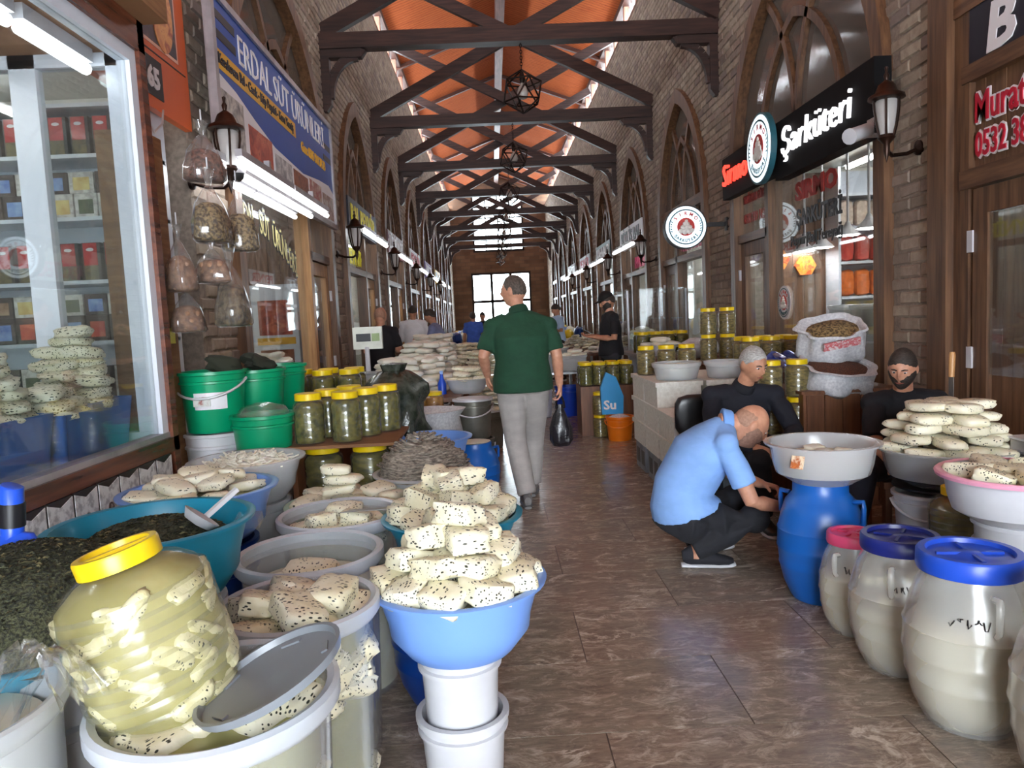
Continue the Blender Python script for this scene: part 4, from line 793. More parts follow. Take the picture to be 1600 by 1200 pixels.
o = B().box(-1.78, -1.55, 1.6, 3.53, .52, .555).box(-1.76, -1.7, 1.62, 1.7, 0, .52).box(-1.76, -1.7, 3.44, 3.52, 0, .52).box(-1.62, -1.56, 1.62, 1.7, 0, .52).box(-1.62, -1.56, 3.44, 3.52, 0, .52).build('low_shelf', frameY); tag(o, 'low wooden shelf under the glass display carrying gift boxes', 'shelf')

# ------------------------------------------------------------------ green buckets, jars
LBL = photo('cheese bucket label print', S(228, 228, 222), S(214, 216, 210), S(150, 60, 50), 14)
for i, (x, y, z, lab) in enumerate(((-1.56, 4.08, .88, 'nearest of the three raised green buckets, with a paper label'), (-1.44, 4.42, .86, 'middle one of the three raised green buckets'), (-1.42, 4.84, .86, 'farthest of the three raised green buckets'), (-1.27, 3.98, .64, 'lower green bucket with a plastic bag poking out'))):
    t = bucket(lab, x, y, z, .172 if i < 3 else .158, .33, P_GREEN, white_pl if i == 0 else None, group='green plastic buckets', taper=.84)
    fill(t, .145, .27, HERB if i < 3 else DRY, 'contents', bump=.03)
    if i == 0:
        lb_ = B(); n = 10
        for j in range(n):
            a0, a1 = [-PI*.42+PI*.34*(-.5+(j+k)/n) for k in (0, 1)]; r0, r1 = .159, .165; lb_.add([(r0*math.cos(a0), r0*math.sin(a0), .13), (r0*math.cos(a1), r0*math.sin(a1), .13), (r1*math.cos(a1), r1*math.sin(a1), .22), (r1*math.cos(a0), r1*math.sin(a0), .22)], [(0, 1, 2, 3)])
        lb_.build('paper_label', sg_wht, t); 
        B().box(-.045, .045, -.171, -.166, .15, .2).build('label_print', LBL, t)
bucket('white bucket under the nearest raised green bucket', -1.56, 4.08, .45, .165, .425, white_pl); bucket('white bucket under the middle raised green bucket', -1.42, 4.44, .40, .17, .455, white_pl); bucket('white bucket under the farthest green bucket', -1.4, 4.86, .40, .17, .455, white_pl)
t = bucket('small white lidded bucket beside the brown display frame', -1.56, 3.76, .45, .085, .28, white_pl, lid=white_pl)
o = B().box(-1.86, -1.42, 3.80, 5.1, 0, .395).box(-1.8, -1.42, 3.84, 4.3, .396, .449).build('pallet_bench', cabZ); tag(o, 'wooden bench under the raised green buckets', 'bench')
bucket('white bucket under the lower green bucket', -1.27, 3.98, .0, .13, .64, white_pl)
tag(B().lathe([(.0, 0), (.1, .01), (.13, .04), (.1, .075), (.03, .1), (0, .1)], 12, wob=.5).build('plastic_bag', P_FOIL, smooth=60, loc=(-1.27, 3.98, .93)), 'crumpled clear bag in the lower green bucket', 'bag')
for i, (x, y) in enumerate(((-1.52, 4.16), (-1.40, 4.40))): tag(put('dried_leaf_bundle', chunk_me(.2, .12, .09, 5+i, .8, .5).mesh('dried_leaf_bundle', HB3, 60), None, (x, y, 1.235-.01*i), (.1, .3, i)), ['black dried leaf bundle on the nearest green bucket', 'brown dried leaf bundle on the middle green bucket'][i], 'leaves')
# preserve jars
def jar_proto(name, lab, r, h, content, lidm=P_YEL, lid_h=.035, sq=1):
    t = thing(name, lab, 'jar')
    pf = [(0, 0), (r*.9, 0), (r*.97, .008)]
    n = 5
    for i in range(n): z = .012+i*(h*.74)/n; pf += [(r*.97, z), (r, z+.006), (r, z+h*.74/n-.008)]
    pf += [(r*.96, h*.80), (r*.80, h*.86), (r*.77, h*.88)]
    B().lathe(pf, 20).build('jar_body', P_CLEAR, t, 50); B().lathe([(0, .006), (r*.93, .008), (r*.95, h*.74), (r*.8, h*.82), (0, h*.83)], 16).build('contents', content, t, 60)
    B().lathe([(r*.80, h*.865), (r*.84, h*.865), (r*.85, h-.004), (r*.8, h), (0, h)], 20).build('lid', lidm, t, 40)
    return proto(t)
def jars(p, spots, lab, group, first=False):
    for i, (x, y, z) in enumerate(spots):
        l = lab[i] if isinstance(lab, list) else lab
        if p.name not in USED: p.location = (x, y, z); p['label'] = l; p['group'] = group; USED.add(p.name)
        else: dup(p, (x, y, z), RN.uniform(0, 6), l, group)
USED = set()
J1 = jar_proto('pickle_jar', 'x', .085, .275, OLIVE); J2 = jar_proto('leaf_jar', 'x', .085, .26, LEAFY); J3 = jar_proto('tall_jar', 'x', .11, .30, LEAF)
jars(J1, [(-1.03, 4.02, .79), (-.83, 4.02, .79), (-.97, 4.22, .79), (-.75, 4.2, .79), (-.66, 4.36, .79), (-.88, 4.4, .79)], ['front left yellow-lidded pickle jar on the cardboard sheet', 'front right yellow-lidded pickle jar on the cardboard sheet', 'yellow-lidded pickle jar in the second row on the cardboard, left', 'yellow-lidded pickle jar in the second row on the cardboard, right', 'yellow-lidded pickle jar in the back row on the cardboard, right', 'yellow-lidded pickle jar in the back row on the cardboard, left'], 'pickle jars on the cardboard sheet')
jars(J3, [(-.98, 4.06, .47), (-.72, 4.06, .47), (-.72, 4.34, .47)], ['squat olive jar under the cardboard sheet, beside the wooden box', 'squat olive jar under the cardboard sheet, at its right corner', 'squat olive jar under the cardboard sheet, at the back'], 'olive jars under the cardboard')
jars(J1, [(-1.42+.19*(i % 3), 5.25+.2*(i//3), .84) for i in range(6)], 'yellow-lidded jar on the bench behind the green buckets', 'jars behind the green buckets')
tag(B().box(-1.8, -.95, 5.13, 5.75, 0, .835).build('jar_bench', cabZ), 'wooden bench carrying yellow-lidded jars behind the green buckets', 'bench')
tag(B().box(-1.15, -.55, 3.9, 4.5, .772, .788).build('cardboard_sheet', cardb), 'worn cardboard sheet between two tiers of jars', 'cardboard')
t = thing('wooden_box', 'brown wooden box beside and below the olive jars', 'box', (-.9, 4.2, 0)); B().box(-.17, .32, -.32, .3, 0, .468).build('box_body', cabZ, t); B().box(-.20, -.172, -.34, -.02, 0, .768).build('side_panel', cabZ, t)
tag(B().lathe([(.15, 0), (.19, .04), (.2, .1), (.19, .16), (.205, .22), (.19, .28), (.2, .34), (.18, .40), (.14, .45), (.10, .49), (.07, .50), (.09, .54), (.0, .55)], 40, wob=.3).build('plastic_sack', M('clear sack of dark herbs', S(70, 74, 66), S(36, 42, 34), sc=20, rough=.2, bump=.5), smooth=60, loc=(-.66, 4.76, .62)), 'clear plastic sack of dark herbs behind the pickle jars', 'sack')
tag(B().box(-.92, -.4, 4.55, 5.0, 0, .615).build('stand_box', cabZ), 'wooden stand under the clear herb sack', 'stand')
bucket('blue bucket under the white basin of dried strands', -.4, 3.8, 0, .17, .46, P_DBLUE)
o = basin('white basin heaped with dried grey strands', -.4, 3.8, .65, .245, .19, white_pl, .17)
tag(put('dried_strands', (lambda b: b.mesh('dried_strands', [DRY], 60, fix=False))(
    (lambda b, R3: [b.lathe([(.235, 0), (.2, .1), (.12, .16), (0, .19)], 28, wob=.15)]+[b.tube([(q*math.cos(a), q*math.sin(a), .2*(1-(q/.25)**2)+.005), ((q+.02)*math.cos(a+s_*.5), (q+.02)*math.sin(a+s_*.5), .2*(1-(q/.25)**2)+.02), (q*math.cos(a+s_), q*math.sin(a+s_), .2*(1-(q/.25)**2)+.004)], .006, 5) for q, a, s_ in [(.23*math.sqrt(R3.random()), R3.uniform(0, 6.3), R3.uniform(.4, 1.2)) for _ in range(150)]] and b)(B(), random.Random(6))), None, (-.4, 3.8, .63)), 'tangled dried grey strands heaped in the white basin', 'food', kind='stuff')
basin('light blue basin rim behind the dried strands', -.42, 4.42, .73, .24, .14, P_LBLUE, .18); bucket('white bucket under the light blue basin behind the dried strands', -.42, 4.42, 0, .16, .58, white_pl)
t = barrel('blue barrel standing on the floor left of the walking man', -.2, 5.82, .2, .47, P_BLUE, P_BLUE, lid=False, rz=.4); fill(t, .13, .452, CH_P, 'cheese_filling', bump=.01, d=.01)
for i in range(2): 
    t = bucket(['lower grey pail with white bands near the walking man', 'upper grey pail with white bands near the walking man'][i], -.22, 6.62, i*.36, .17, .35, GREYM, white_pl, lid=white_pl if i else None)
tag(B().lathe([(.2, 0), (.24, .12), (.22, .3), (.25, .36), (.22, .36), (.18, .3)], 24, sx=1.1, wob=.12).build('sack', SACK, smooth=60, loc=(-.52, 5.35, .42)), 'open white woven sack with green print on the left', 'sack')
letters('sack_print', 'GÜBRE', flat('green sack print', S(30, 120, 90)), bpy.data.objects['sack'], (-.16, -.262, .1), (PI/2-.0, 0, 0), .12, .3); tag(B().box(-.8, -.28, 5.1, 5.62, 0, .418).build('stand_box', cabZ), 'wooden stand under the open white sack', 'stand')
# ------------------------------------------------------------------ glass display of the near left shop
PVC = M('white window frame plastic', S(226, 230, 238), S(206, 212, 224), sc=2, rough=.25); MAH = M('reddish brown varnished wood', S(118, 66, 46), S(74, 38, 28), sc=3, st=(9, .7, 9), rough=.25, bump=.1, det=6)
t = thing('display_case', 'glass fronted display case with brown wood sill and white frame at the left edge', 'display case', (-1.9, 2.3, 0), wc=True)
B().box(-1.66, -1.56, .7, 3.60, .86, .93).build('sill', MAH, t); B().box(-1.64, -1.575, .7, 3.54, .93, .955).build('sill_bead', alu, t)
B().box(-1.65, -1.56, 3.54, 3.60, .46, 2.86).build('corner_post', MAH, t); B().box(-1.66, -1.56, .7, 3.60, 2.72, 2.86).build('header', MAH, t); B().box(-1.64, -1.58, .7, 3.54, 2.66, 2.72).build('header_bead', PVC, t)
B().box(-1.64, -1.58, 3.48, 3.54, .955, 2.66).build('frame_post', PVC, t)
B().box(-1.606, -1.60, .7, 3.48, .955, 2.66).build('front_pane', glass, t); B().box(-2.5, -1.6, .7, 3.54, .86, .90).build('display_floor', PVC, t); B().box(-2.5, -1.62, .7, 3.54, 2.72, 2.75).build('case_roof', cardb, t)
B().box(-2.16, -2.04, 3.54, 3.60, .90, 2.72).build('partition_post', PVC, t); B().box(-1.72, -1.655, 3.54, 3.60, .90, 2.72).build('partition_post', PVC, t); B().box(-2.9, -1.66, 3.54, 3.60, 2.66, 2.74).build('partition_head', PVC, t); B().box(-2.04, -1.72, 3.565, 3.571, .9, 2.66).build('partition_pane', glass, t); B().box(-2.9, -2.16, 3.565, 3.571, .9, 2.66).build('partition_pane', glass, t); B().box(-2.9, -1.72, 3.54, 3.60, .9, .96).build('partition_sill', PVC, t)
PKR = M('red tea packet', S(196, 40, 44), S(170, 30, 36), rough=.2); PKG = M('green gold packet foot', S(120, 104, 60), S(70, 70, 48), sc=30, rough=.3)
pk_b = B().box(-.052, .052, -.035, .035, 0, .215).mesh('packet_body', black_pl); pk_r = B().box(-.044, .034, -.0365, -.0352, .085, .212).mesh('red_panel', PKR); pk_g = B().box(-.044, .034, -.0365, -.0352, .004, .085).mesh('picture_panel', PKG); pk_l = B().lathe([(0, 0), (.022, 0), (.022, .002), (0, .002)], 10, mx=Matrix.Translation((-.005, -.0365, .175)) @ Matrix.Rotation(PI/2, 4, 'X') @ Matrix.Diagonal((1, .45, 1, 1))).mesh('logo_patch', sg_wht)
def packet(x, y, z, lab, grp):
    t = thing('tea_packet', lab, 'packet', (x, y, z), group=grp)
    for nm, me in (('packet_body', pk_b), ('red_panel', pk_r), ('picture_panel', pk_g), ('logo_patch', pk_l)): put(nm, me, t)
t = thing('shelf_unit', 'white shelf unit filled with tea packets behind the glass display', 'shelf', (-2.5, 4.5, .0), wc=True)
for z in (2.72, 2.44, 2.09, 1.73, 1.38, 1.03): B().box(-3.2, -1.94, 4.33, 4.62, z, z+.022).build('shelf_board', PVC, t)
B().box(-3.2, -1.94, 4.62, 4.64, .6, 2.78).build('back_panel', PVC, t)
for x in (-3.2, -1.96): B().box(x, x+.02, 4.33, 4.62, .6, 2.78).build('side_panel', PVC, t)
for row, z in enumerate((2.463, 1.753)):
    for i in range(9): packet(-3.05+i*.125, 4.40, z, 'red and black tea packet standing on the %s shelf behind the glass display' % ['top', 'third'][row], 'tea packets on the %s shelf' % ['top', 'third'][row])
SB = [M('ornate white soap box card', S(224, 220, 214), S(178, 172, 166), sc=36, rough=.5), M('dark soap box card', S(52, 44, 44), S(74, 60, 54), sc=8)]; SW = [M('%s box window' % n, c, c2, sc=14) for n, c, c2 in (('gold', S(206, 170, 90), S(236, 214, 140)), ('brown', S(130, 84, 60), S(190, 160, 130)), ('green', S(130, 160, 70), S(210, 220, 150)), ('blue', S(70, 110, 190), S(150, 180, 220)), ('olive', S(96, 110, 70), S(60, 70, 50)), ('red', S(190, 50, 40), S(220, 110, 70)))]
R_ = random.Random(40)
def sbox(x, y, z, w, h, k, lab, grp):
    t = thing('carton', lab, 'box', (x, y, z), group=grp); B().box(-w/2, w/2, -.03, .05, 0, h).build('carton_body', SB[k % 2], t); B().box(-w*.33, w*.33, -.032, -.0302, h*.15, h*.75).build('carton_window', SW[k % 6], t)
CN = ['gold', 'brown', 'green', 'blue', 'olive', 'red']
for i in range(8): sbox(-2.98+i*.135, 4.40, 2.113, .125, .135, i*5 % 7, 'small carton with a %s window on the second shelf, lower tier' % CN[(i*5 % 7) % 6], 'cartons on the second shelf')
for i in range(7): sbox(-2.92+i*.15, 4.40, 2.25, .14, .12, i*3, 'small carton with a %s window on the second shelf, upper tier' % CN[i*3 % 6], 'cartons on the second shelf')
for i in range(8): sbox(-2.98+i*.135, 4.40, 1.403, .125, .15, i*2+1, 'carton with a %s window on the fourth shelf, lower tier' % CN[(i*2+1) % 6], 'cartons on the fourth shelf')
for i in range(8): sbox(-2.98+i*.135, 4.40, 1.555, .125, .12, i*5+2, 'carton with a %s window on the fourth shelf, upper tier' % CN[(i*5+2) % 6], 'cartons on the fourth shelf')
for i in range(8): sbox(-2.98+i*.135, 4.40, 1.053, .125, .2, i*3+4, 'carton with a %s window on the bottom shelf' % CN[(i*3+4) % 6], 'cartons on the bottom shelf')
# cheese crates in the display
for i, (x, y, r, lay, w_) in enumerate(((-1.88, 3.31, .22, 8, 'far'), (-1.80, 3.0, .13, 3, 'low middle'), (-1.86, 2.66, .2, 6, 'near'))):
    zc = .905; h = .24 if i != 1 else .22
    t = thing('crate', '%s blue crate heaped with herbed cheese in the glass display' % w_, 'crate', (x, y, zc)); hx = .17 if i != 1 else .13
    b = B(); 
    for s_ in (-1, 1):
        b.add([(s_*hx*.85, -hx*.85, 0), (s_*hx*.85, hx*.85, 0), (s_*hx, hx, h), (s_*hx, -hx, h), (s_*(hx*.85-.01), -hx*.85, 0), (s_*(hx*.85-.01), hx*.85, 0), (s_*(hx-.01), hx, h), (s_*(hx-.01), -hx, h)], [(0, 1, 2, 3), (7, 6, 5, 4), (0, 4, 5, 1), (3, 2, 6, 7), (0, 3, 7, 4), (1, 5, 6, 2)])
        b.add([(-hx*.85, s_*hx*.85, 0), (hx*.85, s_*hx*.85, 0), (hx, s_*hx, h), (-hx, s_*hx, h), (-hx*.85, s_*(hx*.85-.01), 0), (hx*.85, s_*(hx*.85-.01), 0), (hx, s_*(hx-.01), h), (-hx, s_*(hx-.01), h)], [(0, 1, 2, 3), (7, 6, 5, 4), (0, 4, 5, 1), (3, 2, 6, 7), (0, 3, 7, 4), (1, 5, 6, 2)])
    b.box(-hx*.85, hx*.85, -hx*.85, hx*.85, 0, .01); b.build('crate_body', P_CRATE, t)
    B().box(-hx*.93, hx*.93, -hx*.93, hx*.93, h*.6, h*.9).build('cheese_bed', CH_D, t)
    heap(C_OLD, x, y, zc+h-.01, hx*.92-.05, lay, 'herb-streaked old cheese slab in the %s crate of the glass display' % w_, 'cheese slabs in the %s display crate' % w_, step=.045, pitch=.135, shrink=.012, seed=50+i, rings=1, tilt=.12)
for i, y in enumerate((2.70, 3.25)):
    l = thing('tube_light', '%s white tube light under the roof of the glass display' % ['nearer', 'farther'][i], 'lamp', (-1.78, y, 2.63), group='tube lights in the glass display'); B().box(-.03, .03, -.25, .25, .03, .09).build('lamp_housing', white_pl, l); B().tube([(0, -.24, 0), (0, .24, 0)], .026, 8).build('tube', lamp_glow, l, 60)
for i, (y0, y1, x0, z) in enumerate(((1.9, 2.7, -1.85, 2.865), (2.74, 3.3, -1.84, 2.865), (3.32, 3.62, -1.85, 2.865))):
    t = thing('cardboard_box', '%s flat cardboard box on top of the glass display' % ['nearest', 'middle', 'farthest'][i], 'box', (x0, y0, z), group='cardboard boxes on the display'); B().box(0, .40, 0, y1-y0, 0, .14).build('box_body', cardb, t); B().box(.0, .401, (y1-y0)*.45, (y1-y0)*.55, .138, .141).build('tape', M('brown packing tape', S(176, 140, 96), S(160, 124, 84), rough=.2), t)
# tall carton and hanging bags in the doorway
t = thing('tall_carton', 'tall brown cardboard carton standing in the left doorway', 'box', (-1.92, 3.78, 0)); B().box(0, .22, 0, .24, .46, 2.44).build('carton_body', cardb, t); B().box(.221, .223, .05, .2, 1.37, 1.45).build('note', flat('yellow note paper', S(232, 216, 70)), t)
tag(B().tube([(-1.6, 3.60, 2.5), (-1.7, 3.95, 2.46), (-1.80, 4.3, 2.6), (-1.874, 4.5, 2.73)], .006, 6).build('white_rope', white_pl), 'white cord strung across the left doorway', 'cord')
def hbag(lab, x, y, ztop, zbot, r, mat, seed, nuts=0, name='hanging_bag', grp=None, sx=.62):
    t = thing(name, lab, 'bag', (x, y, zbot), rz=seed*.7); h = ztop-zbot; hb = h*.74
    m_ = B().lathe([(0, 0), (r*.92, .003), (r*1.08, hb*.07), (r*1.0, hb*.35), (r*.74, hb*.7), (r*.3, hb*.97), (r*.12, hb*1.05), (r*.3, h*.95), (r*.34, h)], 22, sy=sx, wob=.22, cap1=False)
    m_.build('bag_film', P_FOIL, t, 60)
    if mat: B().lathe([(0, .006), (r*.9, .008), (r*1.04, hb*.09), (r*.97, hb*.34), (r*.78, hb*.62), (r*.4, hb*.72), (0, hb*.74)], 20, sy=sx, wob=.22).build('bag_contents', mat, t, 60)
    B().tube([(0, 0, h), (0, 0, h+.06)], .004, 5).build('string', white_pl, t)
    if nuts:
        R5 = random.Random(seed); k = 0; s_ = .021
        for lz in range(int(hb*.62/.036)):
            z = .025+lz*.037; rr = r*.9*(1-.45*(lz*.037/hb)**2)-.02; n = max(3, int(2*PI*rr*.8/.041))
            for i in range(n):
                a = 2*PI*i/n+lz*.5; q = Matrix.Rotation(seed*.7, 3, 'Z') @ Vector((rr*math.cos(a), rr*math.sin(a)*sx, z)); tag(put('walnut', NUTM[k % 3], None, (x+q.x, y+q.y, zbot+q.z), (a, z*9, a*2)), 'walnut in the %s' % nuts, 'walnut', 'walnuts in the %s' % nuts); k += 1
    return t
NUTM = [(lambda b: b.mesh('walnut', NUT, 60))(chunk_me(.042, .038, .038, i*2.2, .95, .1, 3)) for i in range(3)]
WAL = M('brown nut filling', S(150, 112, 86), S(100, 72, 56), sc=30, rough=.8)
hbag('upper clear bag of dark red dried peppers hanging by the orange sign', -1.60, 4.34, 2.62, 2.27, .115, M('dried pepper shreds', S(132, 88, 72), S(58, 38, 32), sc=45, rough=.6, bump=1), 1, grp='hanging bags')
hbag('large clear bag of green brown herbs hanging on the left', -1.50, 4.10, 2.30, 1.90, .135, PEPPER, 2); hbag('narrow clear bag hanging behind the herb bag on the left', -1.46, 4.42, 2.29, 1.88, .10, PEPPER, 5)
hbag('upper bag of walnuts hanging by the brown display post', -1.60, 3.88, 1.98, 1.63, .115, WAL, 3, nuts='upper hanging bag'); hbag('lower bag of walnuts hanging by the brown display post', -1.61, 3.95, 1.69, 1.42, .10, WAL, 6, nuts='lower hanging bag')
hbag('bag of hazelnut-like nuts hanging in the middle of the left doorway', -1.50, 4.06, 1.92, 1.68, .10, WAL, 4, nuts='middle hanging bag'); hbag('large dark clear bag of leaves hanging lowest on the left', -1.44, 4.16, 1.88, 1.44, .15, M('dark dried leaves', S(122, 104, 76), S(54, 44, 32), sc=32, rough=.7, bump=1), 7)
# inside the blue-sign shop
t = thing('fridge', 'white fridge with food photos and yellow stripes inside the left shop', 'fridge', (-2.65, 8.9, 0), wc=True)
B().box(-3.3, -2.25, 8.6, 9.07, 0, 1.93).build('fridge_body', PVC, t); B().box(-2.785, -2.77, 8.592, 8.6, .1, 1.9).build('door_gap', alu, t)
for i, (x, z) in enumerate(((-3.22, 1.35), (-2.70, 1.35), (-3.22, .78), (-2.70, .78))):
    B().box(x, x+.38, 8.594, 8.599, z, z+.40).build('photo_panel', PH[[0, 1, 2, 3][i]], t); B().box(x-.03, x+.41, 8.594, 8.599, z-.11, z-.03).build('yellow_stripe', sg_yel, t)
pwall = thing('panelling', 'brown wood board panelling behind the fridge in the left shop', 'panelling', (-2.9, 9.1, 0), wc=True)
for i in range(12): B().box(-3.95+i*.14, -3.95+i*.14+.135, 9.085+.003*(i % 2), 9.12, 0, 2.98).build('board', bw, pwall)
R_ = random.Random(77)
t = thing('shelf_unit', 'narrow shelf of green tins inside the left shop window', 'shelf', (-2.75, 6.2, 0), wc=True)
for z in (1.4, 1.75, 2.1): B().box(-3.0, -2.6, 5.75, 6.4, z, z+.03).build('shelf_board', pineZ, t)
B().box(-3.0, -2.97, 5.75, 6.4, 0, 2.4).build('back_panel', pineZ, t)
for k, z in enumerate((1.43, 1.78, 2.13)):
    for i in range(4): tag(put('tin', B().lathe([(0, 0), (.055, 0), (.057, .01), (.055, .02), (.055, .2), (.057, .21), (.05, .215), (0, .215)], 14).mesh('tin', SW[(k*2+i) % 6], 50), None, (-2.72, 5.84+i*.15, z)), '%s tin number %s on the narrow shelf in the left shop' % (['lower', 'middle', 'upper'][k], ['one', 'two', 'three', 'four'][i]), 'tin', 'tins on the narrow shelf')
o = basin('translucent bowl of cheese in the left shop window', -2.1, 6.9, 1.12, .2, .16, P_MILK); heap(C_WHT, -2.1, 6.9, 1.12, .12, 3, 'white cheese slab in the left shop window bowl', 'cheese in the left shop window', seed=71, pitch=.16, rings=1)
tag(B().box(-2.45, -1.97, 5.8, 8.0, 0, .955).build('window_counter', PVC), 'white counter behind the left shop window', 'counter')
# hangers for the tube lights that stand off from their signs
for o in [o for o in col.objects if o.name.startswith('tube_light')]:
    y = o.location.y
    if y > 9.5: s_ = -1 if o.location.x < 0 else 1; B().box(min(-.03, s_*.24), max(.03, s_*.24), -.02, .02, .069, .09).build('hanger', alu, o)
    elif y > 5: B().box(-.02, .02, -.02, .02, .079, .13).build('hanger', alu, o)

# ------------------------------------------------------------------ right foreground
barrel('blue upright barrel under the translucent bowl on the right', 1.53, 3.44, .2, .60, P_BLUE, P_BLUE, lr=.13, rz=-.9, lid=False)
o = basin('translucent bowl of milky curd on the blue barrel', 1.54, 3.44, .765, .245, .195, P_BOWL, .145, rnd_=1); B().lathe([(0, .013), (.135, .014), (.19, .06), (.215, .11), (.2, .125), (.1, .14), (0, .14)], 32).build('curd', M('cream curd', S(226, 214, 186), S(206, 190, 156), sc=12, rough=.4), o, 60)
B().box(-.03, .03, -.002, .002, -.03, .03).build('sticker', photo('orange sticker print', S(220, 130, 60), S(240, 220, 190), S(180, 90, 40), 20), o, loc=(-.185, -.16, .13)).rotation_euler = (-.35, 0, -.85)
heap(C_SML, 1.54, 3.44, .70, .1, 1, 'white curd lump in the translucent bowl on the blue barrel', 'curd lumps in the barrel bowl', pitch=.13, seed=81)
def cheese_barrel(lab, x, y, r, h, lidm, lr, rz, lvl, n, cl, seed):
    t = barrel(lab, x, y, r, h, P_BARC, lidm, lr, rz); B().lathe([(0, .01), (r*.64, .012), (r*.84, h*.14), (r*.93, h*.28), (r*.965, h*.42), (r*.955, min(lvl, .57)*h), (r*(.955 if lvl < .58 else .8), lvl*h), (0, lvl*h)], 32).build('brine', MILKY, t, 60)
    R5 = random.Random(seed)
    for i in range(n):
        a = R5.uniform(-PI, 0); z = h*R5.uniform(.3, .78); rr = (r*.97 if z < h*.58 else r*(.97-.17*(z/h-.58)/.22))-.036; cheese(R5.choice(C_BIG), (x+rr*math.cos(a), y+rr*math.sin(a), z), cl, cl.replace('cheese piece', 'cheese pieces'), a+PI/2, (R5.uniform(-.15, .15), R5.uniform(-.5, .5)), (R5.uniform(.3, .5), .4, R5.uniform(.5, .9)))
P_BARC = pane('milky white barrel wall', (.95, .95, .93, 1), 1.5, .32, .2, (.8, .8, .78, 1))
cheese_barrel('small milky barrel with a pink lid', 1.50, 3.06, .138, .435, P_PINK, .098, .6, .6, 7, 'cheese piece showing through the small pink-lidded barrel', 2)
cheese_barrel('milky barrel of cheese with a dark blue lid', 1.52, 2.725, .185, .525, P_NAVY, .132, .9, .5, 16, 'cheese piece showing through the dark-blue-lidded barrel', 3)
cheese_barrel('large milky barrel with a bright blue lid', 1.535, 2.335, .2, .585, P_RBLUE, .148, -1.75, .62, 0, 'none', 4); cheese_barrel('milky barrel with a blue lid cut by the right edge', 1.62, 1.915, .205, .61, P_NAVY, .148, -1.9, .66, 6, 'cheese piece showing through the barrel at the right edge', 5)
def scribble(bx, by, r, z, a0, n, seed):
    R6 = random.Random(seed); b_ = [o for o in col.objects if o.name.startswith('barrel') and o.parent is None and abs(o.location.x-bx) < .01 and abs(o.location.y-by) < .01][0]; bz = b_.rotation_euler.z
    for i in range(n):
        a = a0+i*.13-bz; pts = [((r+.003)*math.cos(a+q*.02+R6.uniform(-.02, .02)), (r+.003)*math.sin(a+q*.02+R6.uniform(-.02, .02)), z+R6.uniform(-.018, .018)) for q in range(5)]; B().tube(pts, .0022, 4).build('marker_scribble', black_pl, b_)
scribble(1.535, 2.335, .184, .40, -2.45, 5, 3); scribble(1.52, 2.725, .172, .36, -2.2, 4, 4); scribble(1.50, 3.06, .125, .30, -2.3, 3, 5); scribble(1.535, 2.335, .186, .39, -1.0, 3, 8)
t = bucket('white bucket with green print under the pink rimmed bowl', 1.98, 2.70, 0, .16, .56, white_pl); letters('bucket_print', 'YEŞİL', flat('green bucket print', S(60, 120, 90)), t, (-.07, -.163, .40), (PI/2, 0, 0), .07, .14)
B().box(-.09, .09, -.166, -.160, .24, .38).build('bucket_picture', photo('leaf print', S(150, 190, 150), S(210, 224, 210), S(120, 160, 120), 10), t)
o = basin('white bowl with a pale pink rim holding cheese, at the right edge', 1.95, 2.70, .745, .245, .19, white_pl, .14, rnd_=1); B().lathe([(.243, .176), (.268, .178), (.272, .19), (.265, .197), (.24, .194)], 44, cap0=False, cap1=False).build('rim', P_LPINK, o, 50); fill(o, .215, .165, CH_L, 'cheese_bed')
heap(C_BIG, 1.95, 2.70, .745, .15, 1, 'cheese lump in the pink rimmed bowl', 'cheese in the pink rimmed bowl', pitch=.14, seed=91, tilt=.3)
tag(B().box(1.82, 2.36, 3.02, 3.75, 0, .215).build('low_crate', cardb), 'low cardboard crate under the white bucket and jar', 'crate')
bucket('white bucket with handle under the tall cheese bowl', 2.05, 3.46, .217, .135, .27, white_pl, white_pl, hrot=-.3); tag(B().lathe([(0, 0), (.15, 0), (.2, .02), (.2, .028), (.0, .012)], 32).build('black_tray', black_pl, smooth=40, loc=(2.12, 3.47, .489)), 'black round tray between white bucket and cheese bowl', 'tray')
o = basin('translucent bowl stacked high with cheese slabs on the right', 2.16, 3.48, .70, .285, .185, P_BOWL, .17, rnd_=1); B().lathe([(0, .013), (.16, .014), (.22, .06), (.245, .11), (.25, .15), (0, .15)], 32).build('brine', BRINE, o, 60)
heap(C_SLAB, 2.16, 3.48, .70, .215, 5, 'herbed cheese slab in the tall stack on the right bowl', 'cheese slabs stacked on the right bowl', step=.05, pitch=.155, shrink=.022, seed=95, tilt=.1, sc=1.15)
o = big_jar('olive brown pickle jar with a yellow lid behind the barrels', (2.0, 3.14, .217), (0, 0, .2), .11, .37, M('dark olive pickle brine', S(112, 100, 44), S(76, 70, 32), sc=10, rough=.15), None, None, 8)
for ch_ in list(o.children):
    if ch_.name.startswith('cheese_piece'): bpy.data.objects.remove(ch_)
t = thing('scale_table', 'steel table with a weighing scale at the right edge', 'table', (2.55, 3.1, 0)); B().box(-.17, .3, -.5, .6, .66, .69).build('table_top', steel, t)
for x in (-.14, .27):
    for y in (-.46, .56): B().box(x-.02, x+.02, y-.02, y+.02, 0, .66).build('leg', steel, t)
t = thing('scale', 'flat steel kitchen scale with dark keypad at the right edge', 'scale', (2.5, 3.2, .691)); B().box(-.1, .2, -.16, .16, 0, .05).build('scale_body', alu, t); B().add([(-.1, -.24, 0), (.2, -.24, 0), (.2, -.16, .06), (-.1, -.16, .06), (-.1, -.16, 0), (.2, -.16, 0)], [(0, 1, 2, 3), (0, 3, 4), (1, 5, 2), (0, 4, 5, 1), (3, 2, 5, 4)]).build('keypad', sg_navy, t); B().box(-.11, .21, -.14, .18, .055, .065).build('weighing_plate', white_pl, t)
